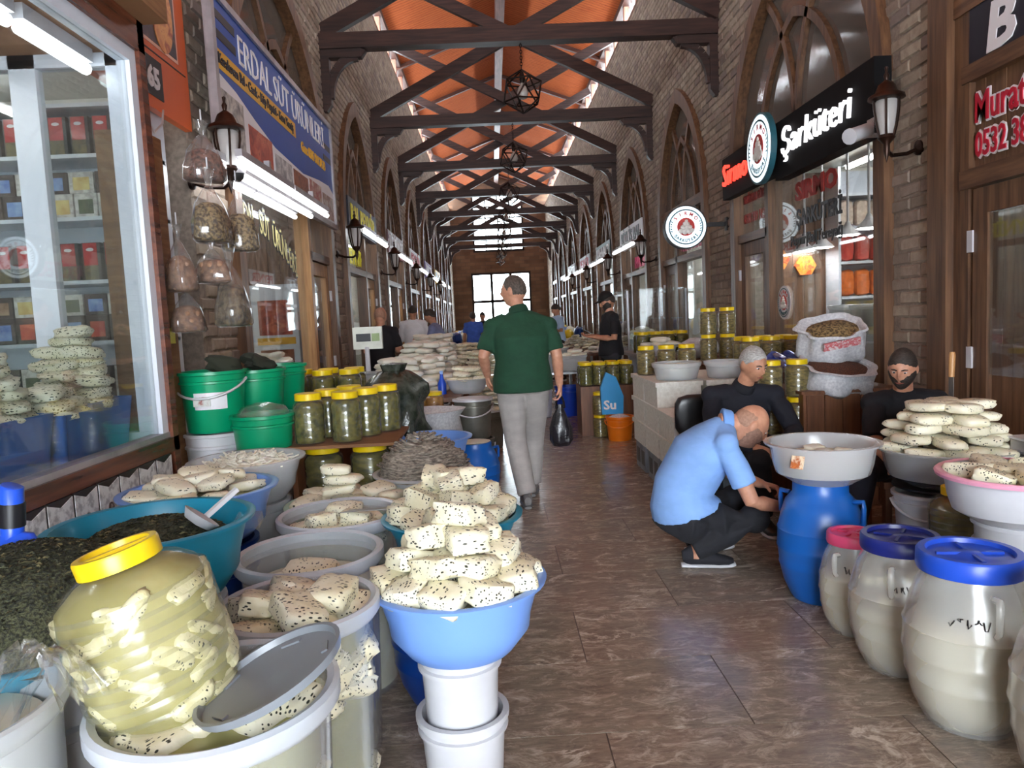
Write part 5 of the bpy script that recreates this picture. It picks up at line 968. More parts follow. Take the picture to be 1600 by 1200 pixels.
t = thing('knife', 'knife with wooden grip standing upright in the cheese stack', 'knife', (2.28, 3.62, .93)); B().tube([(0, 0, .09), (.004, 0, .2), (.004, 0, .215)], [.014, .016, .012], 8).build('grip', pineZ, t, 60); B().box(-.002, .002, -.018, .018, -.03, .09).build('blade', steel, t)
# wooden counter, sacks, stacked leaf jars
t = thing('counter', 'brown wooden cabinet under the open sacks on the right', 'cabinet', (2.42, 5.25, 0)); B().box(-.32, .34, -.28, .28, 0, .80).build('cabinet_body', cabZ, t); B().box(-.34, .36, -.3, .3, .80, .82).build('cabinet_top', cabZ, t)
for i in range(5): B().box(-.3+i*.125, -.3+i*.125+.117, -.292, -.281, .03, .79).build('front_board', cabZ, t)
def sack(lab, x, y, z, r, h, mat, fillm, tilt, sy=1, fn='contents'):
    t = thing('sack', lab, 'sack', (x, y, z)); t.rotation_euler = tilt
    B().lathe([(0, 0), (r*.85, .0), (r, h*.2), (r*.98, h*.6), (r*.88, h*.85), (r*.93, h*.98), (r*1.03, h), (r*.98, h*1.05), (r*.90, h*1.02), (r*.83, h*.9)], 44, sy=sy, wob=.24).build('sack_cloth', mat, t, 60); B().lathe([(r*.85, h*.86), (r*.6, h*.97), (r*.3, h*1.05), (0, h*1.07)], 24, sy=sy, wob=.1).build(fn, fillm, t, 60); return t
sack('lower open white sack of red brown spice lying on the cabinet', 2.40, 5.16, .82, .27, .17, SACK, M('red brown chili flakes', S(110, 62, 40), S(58, 36, 26), sc=120, rough=.9, bump=1), (.30, .05, 0), .85)
t = sack('upper rolled open white sack of green brown herbs', 2.46, 5.32, 1.03, .24, .24, SACK, PEPPER, (.42, -.15, 0), .8)
B().box(-.16, .1, -.2, -.19, .17, .23).build('printed_band', photo('red sack print', S(214, 214, 214), S(190, 60, 70), S(214, 200, 200), 30), t)
jars(J2, [(1.93+.19*i, 5.12+.0*i, z) for z in (.51, .775) for i in range(2)], ['lower left leaf jar of the pile beside the wooden cabinet', 'lower right leaf jar of the pile beside the wooden cabinet', 'upper left leaf jar of the pile beside the wooden cabinet', 'upper right leaf jar of the pile beside the wooden cabinet'], 'leaf jars beside the cabinet')
tag(B().box(1.84, 2.07, 4.99, 5.24, 0, .505).build('jar_stand', cabZ), 'low wooden stand under the leaf jar pile', 'stand')
t = thing('goods_table', 'long wooden table behind the seated men loaded with jars and packets', 'table', (2.45, 6.5, 0)); B().box(-.37, .4, -.9, 1.0, .86, .90).build('table_top', cabZ, t)
for x in (-.34, .36):
    for y in (-.85, .95): B().box(x-.03, x+.03, y-.03, y+.03, 0, .86).build('leg', cabZ, t)
bluep = [M('shiny blue snack packet', S(40, 54, 140), S(90, 110, 190), sc=12, rough=.15, metal=.3), M('shiny violet snack packet', S(66, 50, 120), S(180, 180, 200), sc=14, rough=.15, metal=.3)]
R_ = random.Random(3)
PKM = [(lambda b: b.mesh('snack_packet', bluep[i % 2], 60))(chunk_me(.16, .11, .05, i+.3, .7, .3)) for i in range(4)]
for i in range(14): tag(put('snack_packet', PKM[i % 4], None, (2.12+.085*(i % 7)+.03*(i//7), 5.76+.14*(i//7), .95+.045*(i//7)), (R_.uniform(.2, .7), R_.uniform(-.4, .4), R_.uniform(-.8, .8))), 'shiny blue snack packet strewn behind the white haired man', 'packet', 'blue snack packets on the table')
o = tall_tub('white translucent tub behind the white haired man', 1.88, 6.0, .15, .14, .85, fillm=CH_P, fz=.02)
jars(J2, [(2.17+.18*(i % 3), 6.2+.2*(i//3), .901) for i in range(6)], 'yellow-lidded leaf jar on the table behind the white haired man', 'leaf jars on the goods table')
jars(J2, [(2.13, 7.28, .901), (2.32, 7.28, .901), (2.13, 7.28, 1.162), (2.32, 7.28, 1.162)][2:], ['left leaf jar standing on top of the jar tower', 'right leaf jar standing on top of the jar tower'], 'leaf jars on the jar tower'); jars(J2, [(2.13, 7.28, .901), (2.32, 7.28, .901)], ['lower left leaf jar of the jar tower', 'lower right leaf jar of the jar tower'], 'leaf jars in the base of the jar tower')
# polystyrene boxes
ST = B().box(-.178, .178, -.246, .246, 0, .175).mesh('box_body', STYRO); SL = B().box(-.192, .192, -.262, .262, .168, .205).mesh('box_lid', STYRO)
k = 0
for j, (y, n) in enumerate(((5.55, 2), (6.08, 3), (6.61, 3))):
    for i, x in enumerate((1.46, 1.87)):
        for l in range(n - (1 if (i and j == 0) else 0)):
            t = thing('foam_box', 'white foam fish box, %s row from the camera, %s column, level %s' % (['first', 'second', 'third'][j], ['aisle side', 'wall side'][i], ['one', 'two', 'three'][l]), 'box', (x, y, .23+l*.206), group='white foam boxes on the right')
            put('box_body', ST, t); put('box_lid', SL, t)
for i, (x, y) in enumerate(((1.44, 5.52), (1.44, 6.05), (1.44, 6.58), (1.87, 5.75), (1.87, 6.4))):
    t = thing('crate', 'grey plastic crate under the foam boxes, %s' % ['nearest on the aisle', 'middle one on the aisle', 'farthest on the aisle', 'nearest at the back', 'farthest at the back'][i], 'crate', (x, y, 0), group='grey crates under the foam boxes')
    b = B()
    for s_ in (-1, 1): b.box(s_*.15-.008, s_*.15+.008, -.2, .2, 0, .228); b.box(-.15, .15, s_*.2-.008, s_*.2+.008, 0, .228)
    b.box(-.15, .15, -.2, .2, .0, .012); b.build('crate_body', GREYC, t)
    for s_ in (-1, 1): B().box(-.16, -.158, s_*.1-.06, s_*.1+.06, .05, .18).build('crate_slot', black_pl, t)
o = tall_tub('translucent tub of chopped herbed cheese on the foam boxes', 1.50, 6.06, .19, .14, .85, fillm=CH_H, fz=.02); 
jars(J2, [(1.36+.185*i, 6.60, .85) for i in range(3)], 'leaf jar standing on the far foam boxes', 'leaf jars on the foam boxes')
tag(put('sealing_tool', B().box(-.1, .1, -.06, .06, 0, .03).box(-.09, .09, -.01, .01, .03, .05).mesh('sealing_tool', black_pl), None, (1.46, 5.5, .643)), 'flat black tray on the nearest foam box', 'tray')
t = bucket('orange bucket of wrapped sweets beside the foam boxes', 1.36, 8.15, 0, .15, .27, P_OR, P_OR, hrot=-.3); fill(t, .135, .25, M('wrapped white sweets', S(236, 226, 222), S(200, 170, 170), sc=60, bump=.6), 'sweets', bump=.04)
t = thing('paper_bag', 'bright blue bag with white writing above the orange bucket', 'bag', (1.30, 8.26, .28)); B().prism([(-.12, 0), (.12, 0), (.13, .2), (.05, .42), (-.06, .48), (-.13, .3)], 1, -.03, .03).build('bag_body', pl('sky blue bag', S(50, 160, 226)), t); letters('bag_print', 'Su', sg_wht, t, (-.1, -.032, .06), ROT_F, .14, .14, bold=.004)
jars(J1, [(1.06+.16*(i % 4), 8.62+.18*(i//4), .58) for i in range(8)], 'yellow-lidded pickle jar on the stand behind the blue bag', 'pickle jars behind the blue bag'); jars(J2, [(1.18, 8.42, z) for z in (.0, .262)], ['lower leaf jar on the floor left of the orange bucket', 'upper leaf jar left of the orange bucket'], 'leaf jars beside the orange bucket')
tag(B().box(.98, 1.75, 8.52, 9.0, 0, .575).build('jar_stand', cabZ), 'stand carrying pickle jars behind the blue bag', 'stand')
t = thing('goods_table', 'table further down the right side covered with cheese bowls', 'table', (2.0, 8.6, 0)); B().box(-.22, .6, -.3, 1.72, .84, .88).build('table_top', cabZ, t)
for x in (-.17, .55):
    for y in (-.25, 1.67): B().box(x-.03, x+.03, y-.03, y+.03, 0, .84).build('leg', cabZ, t)
o = basin('white bowl of pale cheese on the far right table', 1.98, 8.75, 1.02, .2, .135, white_pl); heap(C_WHT, 1.98, 8.75, 1.02, .13, 2, 'pale cheese slab in the far right bowl', 'cheese in the far right bowl', seed=103, pitch=.17, step=.05)
tag(put('plastic_bag', chunk_me(.42, .3, .22, 8.8, .8, .3).mesh('plastic_bag', M('grey crumpled plastic', S(200, 200, 206), S(160, 160, 168), sc=10, rough=.25, bump=.8), 60), None, (2.34, 8.35, .98)), 'grey crumpled plastic bundle on the far right table', 'bag')
jars(J1, [(1.9+.17*(i % 4), 9.4+.2*(i//4), .881) for i in range(8)], 'yellow-lidded jar on the far right table below the glass showcase', 'jars below the showcase')
bucket('plain blue bucket on the floor of the right side far down', 1.02, 10.4, 0, .19, .42, pl('vivid blue plastic', S(20, 70, 200))); bucket('white bucket beside the plain blue bucket', .62, 10.4, 0, .17, .44, white_pl)
t = thing('goods_table', 'table with white tubs beside the man in the black cap', 'table', (.95, 10.5, 0)); B().box(-.42, .38, -.3, 2.2, .60, .63).build('table_top', steel, t)
for x in (-.38, .34): 
    for y in (-.26, 2.16): B().box(x-.02, x+.02, y-.02, y+.02, 0, .60).build('leg', steel, t)
for i, (x, y, r, h, m_) in enumerate(((.72, 10.5, .19, .25, 1), (1.1, 10.45, .2, .22, 0), (.9, 11.2, .22, .3, 0), (.75, 11.9, .2, .3, 1))):
    tall_tub('white tub on the table by the man in the cap, %s' % ['nearest on the left', 'nearest on the right', 'middle one', 'farthest one'][i], x, y, r, h, .631, fillm=CH_P if not m_ else OLIVE, fz=.02); heap(C_WHT, x, y, .631+h, r*.55, 2 if i < 2 else 3, 'white cheese slab heaped on the %s tub by the man in the cap' % ['first', 'second', 'third', 'fourth'][i], 'cheese heaped on tub %s' % ['one', 'two', 'three', 'four'][i], seed=110+i, pitch=.17, step=.05, rings=1)
t = thing('glass_showcase', 'glass counter showcase with a heap of white cheese on the right', 'showcase', (2.35, 11.2, 0)); B().box(-.45, .4, -.8, .9, 0, .86).build('showcase_base', PVC, t)
for x in (-.44, .39):
    for y in (-.79, .89): B().box(x-.012, x+.012, y-.012, y+.012, .86, 1.72).build('frame_post', alu, t)
B().box(-.45, .4, -.8, .9, 1.72, 1.74).build('showcase_top', glass, t); B().box(-.452, -.447, -.8, .9, .86, 1.72).build('pane', glass, t); B().box(-.45, .4, -.802, -.797, .86, 1.72).build('pane', glass, t); B().box(-.4, .36, -.7, .8, 1.3, 1.31).build('shelf', glass, t)
o = basin('bowl of white cheese in the glass showcase', 2.2, 10.9, 1.02, .2, .155, P_MILK); heap(C_WHT, 2.2, 10.9, 1.02, .12, 4, 'white cheese slab in the glass showcase', 'cheese in the showcase', seed=120, pitch=.18, step=.05, rings=1, shrink=.02)

# ------------------------------------------------------------------ left background tables
t = thing('goods_table', 'long table on the left loaded with white cheese', 'table', (-.95, 8.8, 0)); B().box(-.2, .62, -2.1, 2.6, .68, .72).build('table_top', cabZ, t)
for x in (-.15, .57):
    for y in (-2.05, .2, 2.55): B().box(x-.03, x+.03, y-.03, y+.03, 0, .68).build('leg', cabZ, t)
heap(C_WHT, -.86, 7.55, .75, .34, 6, 'flat white cheese in the big pile on the left table', 'white cheeses in the big left pile', step=.058, pitch=.2, shrink=.018, seed=130, rings=1, tilt=.1)
heap(C_WHT, -.78, 8.6, .75, .33, 8, 'white cheese in the taller pile behind the big left pile', 'white cheeses in the taller left pile', step=.058, pitch=.2, shrink=.018, seed=131, rings=1, tilt=.1)
heap(C_WHT, -.85, 10.2, .75, .28, 9, 'white cheese in the farthest pile on the left table', 'white cheeses in the farthest left pile', step=.058, pitch=.22, shrink=.012, seed=132, rings=1, tilt=.1)
heap(C_SLAB, -.12, 8.1, .45, .13, 12, 'yellowish cheese slab in the tall tower beside the aisle', 'cheese slabs in the aisle tower', step=.055, pitch=.16, shrink=.0, seed=133, rings=1, tilt=.1); bucket('grey pail under the yellowish cheese tower', -.12, 8.1, 0, .19, .42, GREYM, lid=white_pl)
heap(C_SLAB, -.28, 9.6, .75, .22, 8, 'yellowish cheese slab in the wide far pile by the aisle', 'cheese slabs in the wide far pile', step=.05, pitch=.18, shrink=.012, seed=134, rings=1, tilt=.1)
bucket('grey pail supporting the cream tub of shredded cheese', -.8, 6.2, 0, .2, .62, GREYM, white_pl, lid=white_pl); t = tall_tub('cream tub of shredded cheese on the left', -.8, 6.2, .19, .28, .634, fillm=CH_P, fz=.01); tag(put('shredded_cheese', shreds(.17, .07, 160, 9, CH_P), None, (-.8, 6.2, .90)), 'shredded cheese heaped in the cream tub on the left', 'cheese', kind='stuff')
J4 = jar_proto('pickle_jar', 'x', .085, .2, M('golden pickled mix', S(176, 128, 60), S(120, 80, 40), sc=16, rough=.2)); jars(J4, [(-.68, 5.80, .66), (-.51, 5.90, .66)], ['left yellow-lidded jar of golden pickles behind the white sack', 'right yellow-lidded jar of golden pickles behind the white sack'], 'golden pickle jars'); tag(B().box(-.79, -.42, 5.68, 5.98, 0, .655).build('jar_stand', cabZ), 'wooden stand under the golden pickle jars', 'stand')
o = basin('white bowl heaped with yellowish cheese by the aisle on the left', -.28, 7.1, .86, .2, .14, P_MILK); heap(C_SLAB, -.28, 7.1, .86, .14, 3, 'yellowish cheese slab in the white bowl by the aisle', 'cheese in the aisle bowl', seed=140, pitch=.16, step=.045, shrink=.04)
t = thing('spray_bottle', 'bright blue bottle standing among the cheeses on the left', 'bottle', (-.52, 7.05, .721)); B().lathe([(0, 0), (.04, 0), (.042, .1), (.02, .15), (.014, .2), (0, .2)], 14).build('bottle_body', P_RBLUE, t, 50); B().cbox((0, .0, .21), (.03, .05, .03)).build('cap', P_LBLUE, t)
t = thing('scale', 'weighing scale with a tall pole display on the left', 'scale', (-1.13, 6.52, 0)); B().box(-.13, .13, -.16, .16, .9, .98).build('scale_body', alu, t); B().box(-.15, .15, -.16, .16, .981, 1.0).build('weighing_plate', steel, t); B().tube([(-.02, .17, .94), (-.02, .17, 1.22)], .022, 8).build('pole', white_pl, t); B().box(-.14, .12, .16, .22, 1.2, 1.40).build('display_head', M('cream scale plastic', S(222, 224, 212), S(200, 202, 190), rough=.4), t); B().box(-.11, .02, .155, .16, 1.27, 1.34).build('display_screen', black_pl, t); B().box(.03, .1, .155, .16, 1.27, 1.34).build('display_screen', M('green scale screen', S(150, 170, 120), S(130, 150, 100)), t); B().box(-.12, .12, -.16, .16, 0, .899).build('scale_stand', cabZ, t)
o = B().lathe([(.0, 0), (.18, .02), (.2, .1), (.12, .17), (0, .2)], 16, wob=.4).build('plastic_bag', P_FOIL, smooth=60, loc=(-.98, 5.95, .60)); tag(o, 'crumpled clear plastic bag near the scale', 'bag'); tag(B().box(-1.25, -1.02, 5.8, 6.15, 0, .598).build('jar_stand', cabZ), 'wooden stand under the clear bag near the scale', 'stand')
R_ = random.Random(9)
for i in range(13):
    y = 13.9+i*1.4; 
    for s_ in (-1, 1):
        x = (-1.28 if s_ < 0 else 2.05)+R_.uniform(-.08, .12); lab = '%s far stall table number %s' % (['left', 'right'][s_ > 0], ['one', 'two', 'three', 'four', 'five', 'six', 'seven', 'eight', 'nine', 'ten', 'eleven', 'twelve', 'thirteen', 'fourteen'][i])
        t = thing('stall_table', lab, 'table', (x, y, 0), group='far stall tables'); B().box(-.5, .5, -.55, .55, .66, .70).build('table_top', cabZ, t)
        for px in (-.45, .45):
            for py in (-.5, .5): B().box(px-.03, px+.03, py-.03, py+.03, 0, .66).build('leg', cabZ, t)
        for q in range(3): heap([C_WHT, C_SLAB, C_OLD][(i+q) % 3], x-.3+.3*q, y+R_.uniform(-.3, .3), .73, .12, R_.randint(2, 5), 'cheese slab on the %s' % lab, 'cheese on the %s' % lab, seed=200+i*7+q, pitch=.24, step=.055, rings=1, shrink=.01) if i < 5 else tag(put('goods_bundle', chunk_me(.27, .5, .26+.06*q, i*3+q, .8, .3).mesh('goods_bundle', [CH_P, P_LBLUE, P_YEL, SACK, P_DBLUE][(i+q*2) % 5], 60), None, (x-.3+.3*q, y, .83+.03*q)), '%s bundle on the %s' % (['left', 'middle', 'right'][q], lab), 'bundle', 'far goods bundles')
# inside the lit right shop
t = thing('shelf_unit', 'white shelf wall with red packets inside the right shop', 'shelf', (4.5, 8.6, 0), wc=True)
for z in (1.05, 1.45, 1.85, 2.25, 2.62): B().box(4.02, 5.0, 8.45, 8.78, z, z+.03).build('shelf_board', PVC, t)
B().box(4.02, 5.0, 8.78, 8.8, 0, 2.95).build('back_panel', PVC, t); B().box(4.0, 4.03, 8.45, 8.8, 0, 2.95).build('side_panel', PVC, t)
pw = [M('%s wrapped pack' % n, c, tuple(v*.7 for v in c[:3])+(1,), sc=20, rough=.25) for n, c in (('maroon', S(150, 24, 54)), ('scarlet', S(214, 70, 60)), ('orange', S(236, 120, 50)), ('pale', S(226, 206, 190)))]
pkm = [(lambda b: b.mesh('wrapped_pack', pw[i], 40))(chunk_me(.16, .12, .30, i, .35, .08, 3)) for i in range(4)]
for k, z in enumerate((1.235, 1.635, 2.035, 2.435)):
    for i in range(5): tag(put('wrapped_pack', pkm[[0, 2, 1, 3][k]], None, (4.14+i*.185, 8.58, z)), '%s pack on the shelf wall inside the right shop' % ['maroon', 'orange', 'scarlet', 'pale'][k], 'packet', 'packs on right shop shelf %d' % (k+1))
pwall = thing('panelling', 'brown wood board panelling at the end of the right shop', 'panelling', (3.6, 8.8, 0), wc=True)
for i in range(6): B().box(3.2+i*.135, 3.2+i*.135+.13, 8.78+.003*(i % 2), 8.81, 0, 2.95).build('board', bw, pwall)
for i in range(2): tag(B().prism([(-.13, 0), (-.065, .11), (.065, .11), (.13, 0), (.065, -.11), (-.065, -.11)], 1, -.02, .02).build('wall_picture', photo('orange sweets print', S(226, 110, 30), S(246, 160, 60), S(190, 60, 30), 14), loc=(3.42+i*.32, 8.755, 1.95-.08*i)), ['left orange hexagon picture inside the right shop', 'right orange hexagon picture inside the right shop'][i], 'picture')
for i, (y, x, z) in enumerate(((7.18, 3.7, 2.12), (7.61, 3.7, 2.1), (8.2, 3.7, 2.03), (8.66, 3.7, 2.03))):
    t = thing('pendant_lamp', 'lit white pendant lamp in the right shop, %s of four from the camera' % ORD[i], 'lamp', (x, y, z), group='pendant lamps in the right shop'); B().lathe([(.02, .14), (.035, .1), (.06, .07), (.13, .0), (.125, .0), (.05, .065), (.0, .08)], 18).build('lamp_shade', white_pl, t, 50); B().lathe([(0, -.012), (.1, -.004), (.11, .01), (0, .03)], 16).build('lamp_bulb', lamp_soft, t); B().tube([(0, 0, .14), (0, 0, 2.97-z)], .012, 6).build('stem', white_pl, t)
t = thing('counter', 'white counter with cheese tubs inside the right shop window', 'counter', (3.45, 6.6, 0)); B().box(-.2, .25, -1.0, .9, 0, 1.05).build('counter_body', PVC, t)
for i in range(4): tall_tub('white tub on the counter in the right shop, %s from the camera' % ORD[i], 3.48, 5.85+i*.44, .17, .34, 1.051, fillm=CH_P, fz=.02)
# ------------------------------------------------------------------ people
def V(*a): return Vector(a[0] if len(a) == 1 else a)
def skin_m(n, c, c2): return M(n, c, c2, sc=25, rough=.5, sss=.08, bump=.06)
SK1 = skin_m('light tan skin', S(206, 152, 124), S(188, 132, 106)); SK2 = skin_m('tan skin', S(196, 142, 112), S(176, 122, 96))
def cloth(n, c, k=.8): return M(n, c, tuple(v*k for v in c[:3])+(1,), sc=9, rough=.85, bump=.8, det=3, st=(1, 1, 1.8))
HAIR_D = M('dark hair', S(34, 29, 27), S(66, 56, 50), sc=60, st=(1, 1, 4), rough=.6, bump=.5); HAIR_G = M('grey white hair', S(190, 188, 184), S(140, 136, 132), sc=60, st=(1, 1, 4), rough=.6, bump=.5); HAIR_S = M('short greying hair', S(92, 80, 72), S(60, 52, 46), sc=70, rough=.7, bump=.4); STUB = M('shaved stubble hair', S(178, 136, 114), S(156, 118, 98), sc=80, rough=.7)
EYEW = M('eye white', S(225, 220, 215), S(210, 205, 200), rough=.2); LIP = M('lip', S(160, 96, 84), S(140, 80, 70), rough=.5)
def loft(b, st, n=16, side=V(1, 0, 0)):
    vs_, fs = [], []; N = len(st)
    for j, s_ in enumerate(st):
        p = V(s_[0]); t = (V(st[min(j+1, N-1)][0])-V(st[max(j-1, 0)][0])).normalized(); sd = V(s_[3]) if len(s_) > 3 else side
        sd = sd-t*sd.dot(t)
        if sd.length < 1e-3: sd = t.orthogonal()
        sd.normalize(); ot = t.cross(sd)
        for i in range(n): a = 2*PI*i/n; vs_.append(p+sd*math.cos(a)*s_[1]+ot*math.sin(a)*s_[2])
    for j in range(N-1):
        for i in range(n): k = (i+1) % n; fs.append((j*n+i, j*n+k, (j+1)*n+k, (j+1)*n+i))
    a, c = len(vs_), len(vs_)+1; vs_ += [V(st[0][0]), V(st[-1][0])]
    for i in range(n): k = (i+1) % n; fs += [(a, k, i), (c, (N-1)*n+i, (N-1)*n+k)]
    b.add(vs_, fs); return b
def ball(b, c, rx, ry=None, rz=None, fr=None, n=12):
    ry, rz = ry or rx, rz or rx; m = fr or Matrix.Identity(3); vs_, fs = [], []
    for j in range(n+1):
        for i in range(n): th, ph = PI*j/n, 2*PI*i/n; vs_.append(V(c)+m @ V(rx*math.sin(th)*math.cos(ph), ry*math.sin(th)*math.sin(ph), rz*math.cos(th)))
    for j in range(n):
        for i in range(n): k = (i+1) % n; fs.append((j*n+i, j*n+k, (j+1)*n+k, (j+1)*n+i))
    b.add(vs_, fs); return b
def head_pt(u, s_=1.0, e=0.0):
    ux, uy, uz = u; x, y, z = ux*.075, uy*.096, uz*.116
    if uz < 0: x *= 1-.24*(-uz)**1.3; z *= 1.03
    if uy < 0 and uz < -.2: y *= 1-.45*(-uz-.2)
    if uy < 0: y *= 1.04
    if uy > 0:
        g = lambda cx, cz, wx, wz: math.exp(-((ux-cx)/wx)**2-((uz-cz)/wz)**2)
        y += .026*g(0, -.16, .13, .14)+.014*g(0, .02, .10, .2)+.006*g(0, .17, .5, .09)-.010*(g(.34, .06, .16, .09)+g(-.34, .06, .16, .09))+.010*g(0, -.42, .3, .1)+.014*g(0, -.78, .36, .2)+.005*(g(.5, -.2, .2, .2)+g(-.5, -.2, .2, .2))-.006*g(0, -.55, .4, .07)
    return V(x, y, z)*(s_+e)
def sph(n, m):
    for j in range(m+1):
        for i in range(n): th, ph = PI*j/m, 2*PI*i/n; yield V(math.sin(th)*math.cos(ph), math.sin(th)*math.sin(ph), math.cos(th))
def sphf(n, m): return [(j*n+i, j*n+(i+1) % n, (j+1)*n+(i+1) % n, (j+1)*n+i) for j in range(m) for i in range(n)]
def remesh(b, name, mat, parent, vox, sm=3):
    me = b.mesh(name, mat); o = bpy.data.objects.new(name, me); col.objects.link(o)
    r_ = o.modifiers.new('r', 'REMESH'); r_.mode = 'VOXEL'; r_.voxel_size = vox
    if sm: s_ = o.modifiers.new('s', 'SMOOTH'); s_.iterations = sm; s_.factor = .5
    dg = bpy.context.evaluated_depsgraph_get(); m2 = bpy.data.meshes.new_from_object(o.evaluated_get(dg)); bpy.data.objects.remove(o)
    m2.name = name; m2.polygons.foreach_set('use_smooth', [True]*len(m2.polygons)); m2.materials.clear(); m2.materials.append(mat); return put(name, m2, parent)
def frame(fwd, upv):
    f = V(fwd).normalized(); r_ = f.cross(V(upv)).normalized(); u_ = r_.cross(f); return Matrix((r_, f, u_)).transposed()      # columns right, forward, up
def hand(b, wr, d, nrm, s_, curl=.5, sc=1.0):
    d = V(d).normalized(); nrm = V(nrm); nrm = (nrm-d*nrm.dot(d)).normalized(); sd = d.cross(nrm)*s_; w = V(wr); k = .088*sc     # nrm: palm side; sd: towards the thumb
    loft(b, [(w-d*.03, .026, .021, sd), (w+d*k*.25, .034, .019, sd), (w+d*k*.7, .041, .017, sd), (w+d*k, .038, .013, sd)], 12)
    for i, (o, L) in enumerate(((.029, .072), (.010, .082), (-.010, .076), (-.028, .060))):
        p = w+d*k*.92+sd*o; dd = d.copy(); st = [(p-d*.02, .0095, .0095, sd)]; ang = 0
        for q, f_ in enumerate((.44, .32, .24)):
            ang += curl*(.55 if q == 0 else .75); dd = d*math.cos(ang)+nrm*math.sin(ang); st.append((p, .0092-.0008*q, .0092-.0008*q, sd)); p = p+dd*L*f_*sc
        st.append((p, .0065, .0065, sd)); loft(b, st, 8)
    p = w+d*k*.25+sd*.028; t1 = (sd*.75+d*.75+nrm*.25*curl).normalized(); q = p+t1*.04; t2 = (d*.8+sd*.15+nrm*.6*curl).normalized()
    loft(b, [(p-sd*.015, .014, .013), (p, .0125, .012), (q, .0105, .0105), (q+t2*.032, .008, .008)], 8)
def person(lab, loc, J, skin, shirt, pants, shoe, hair=None, hair_mask=None, vox=.006, fat=1.0, sleeve=.8, collar=None, hem=.06, beard=None, brow=HAIR_D, hands=(.5, .5), sole=None, cap=None, face=True, hairoff=.010, wide=1.0, leg=1.0):
    t = thing('person', lab, 'person', loc, wc=True); P, C, N, Hc = (V(J[k]) for k in ('P', 'C', 'N', 'H')); sp = (N-P).normalized()
    shL, shR = V(J['sl']), V(J['sr']); ss = (shR-shL).normalized(); hs = (V(J['hr'])-V(J['hl'])).normalized(); W = V(J['W']) if 'W' in J else P.lerp(C, .5)
    torso = lambda e, lo=.1, hi=True: [(P-sp*lo, (.150+e*1.6)*wide, .125*fat+e*1.6, hs), (P, .165*wide+e*1.6, .13*fat+e*1.6, hs), (W, .158*wide+e, .130*fat+e, (hs+ss)), (C, .178*wide+e, .130*fat+e, ss), (C.lerp(N, .45), .165*wide+e, .108+e, ss), (C.lerp(N, .78), .115+e, .075+e, ss)]+([(N, .058+e*.7, .056+e*.7, ss)] if hi else [])
    b = B(); loft(b, torso(-.012), 20)
    loft(b, [(N-(Hc-N)*.3, .058, .055), (N, .056, .056), (N.lerp(Hc, .6), .052, .055)], 14, ss)
    hf = frame(J['f'], J.get('u', (0, 0, 1))); b.add([Hc+hf @ head_pt(u) for u in sph(36, 28)], sphf(36, 28))
    for s_ in (-1, 1): ball(b, Hc+hf @ V(s_*.074, -.008, -.004), .011, .020, .033, hf, 10)
    for s_, sh, el, wr in ((-1, shL, V(J['el']), V(J['wl'])), (1, shR, V(J['er']), V(J['wr']))):
        loft(b, [(sh.lerp(C, .3), .05, .05), (sh, .046, .048), (sh.lerp(el, .5), .047, .049), (el, .041, .042), (el.lerp(wr, .3), .042, .041), (wr, .028, .025)], 14)
        i = 0 if s_ < 0 else 1; hd = J.get('hd', (wr-el, wr-el))[i]; hn = J.get('hn', (V(-s_, 0, 0), V(-s_, 0, 0)))[i]; hand(b, wr, hd, hn, J.get('ts', (1, -1))[i], hands[i])
    for h, k, a in ((V(J['hl']), V(J['kl']), V(J['al'])), (V(J['hr']), V(J['kr']), V(J['ar']))):
        loft(b, [(h+sp*.04, .07, .075), (h, .07, .075), (h.lerp(k, .5), .06, .064), (k, .048, .048), (k.lerp(a, .35), .05, .054), (a, .036, .04), (a-V(0, 0, .05), .036, .045)], 14)
    remesh(b, 'body', skin, t, vox, 2)
    # clothes
    c = B(); st_ = torso(.010, hem); st_[0] = (st_[0][0], .190*wide, .166*fat, hs); st_[1] = (st_[1][0], .188*wide, .164*fat, hs); 
    if 'hem' in J: st_[0] = (V(J['hem']),)+st_[0][1:]; st_[1] = (P.lerp(W, .45), .184*wide, .160*fat, hs)
    loft(c, st_, 22)
    for sh, el, wr in ((shL, V(J['el']), V(J['wl'])), (shR, V(J['er']), V(J['wr']))):
        st = [(sh.lerp(C, .45), .075, .075), (sh.lerp(C, .08), .066, .066), (sh.lerp(el, .4), .066, .066)]
        if sleeve <= 1: st.append((sh.lerp(el, sleeve), .068, .066))
        else: st += [(el, .058, .058), (el.lerp(wr, .5), .052, .052), (wr, .042, .042)]
        loft(c, st, 16); ball(c, sh, .066, n=14)
        if sleeve > 1: ball(c, el, .06)
    nb = N-sp*.045; loft(c, [(shL, .062, .062), (shL.lerp(nb, .5), .066, .07), (nb, .075, .08), (shR.lerp(nb, .5), .066, .07), (shR, .062, .062)], 16)
    remesh(c, 'shirt' if sleeve <= 1 else 'jacket', shirt, t, max(vox*1.4, .009), 4)
    if collar: 
        nn = (Hc-N).normalized(); cb = B(); loft(cb, [(N-nn*.03, .082, .085, ss), (N+nn*.01, .074, .076, ss), (N+nn*.03, .068, .072, ss)], 20); remesh(cb, 'collar', collar, t, .009, 1)
    pb = B(); loft(pb, [(P+sp*.09, .158*wide, .128*fat, hs), (P, .170*wide, .142*fat, hs), (P-sp*.1, .16*wide, .13*fat, hs)], 20)
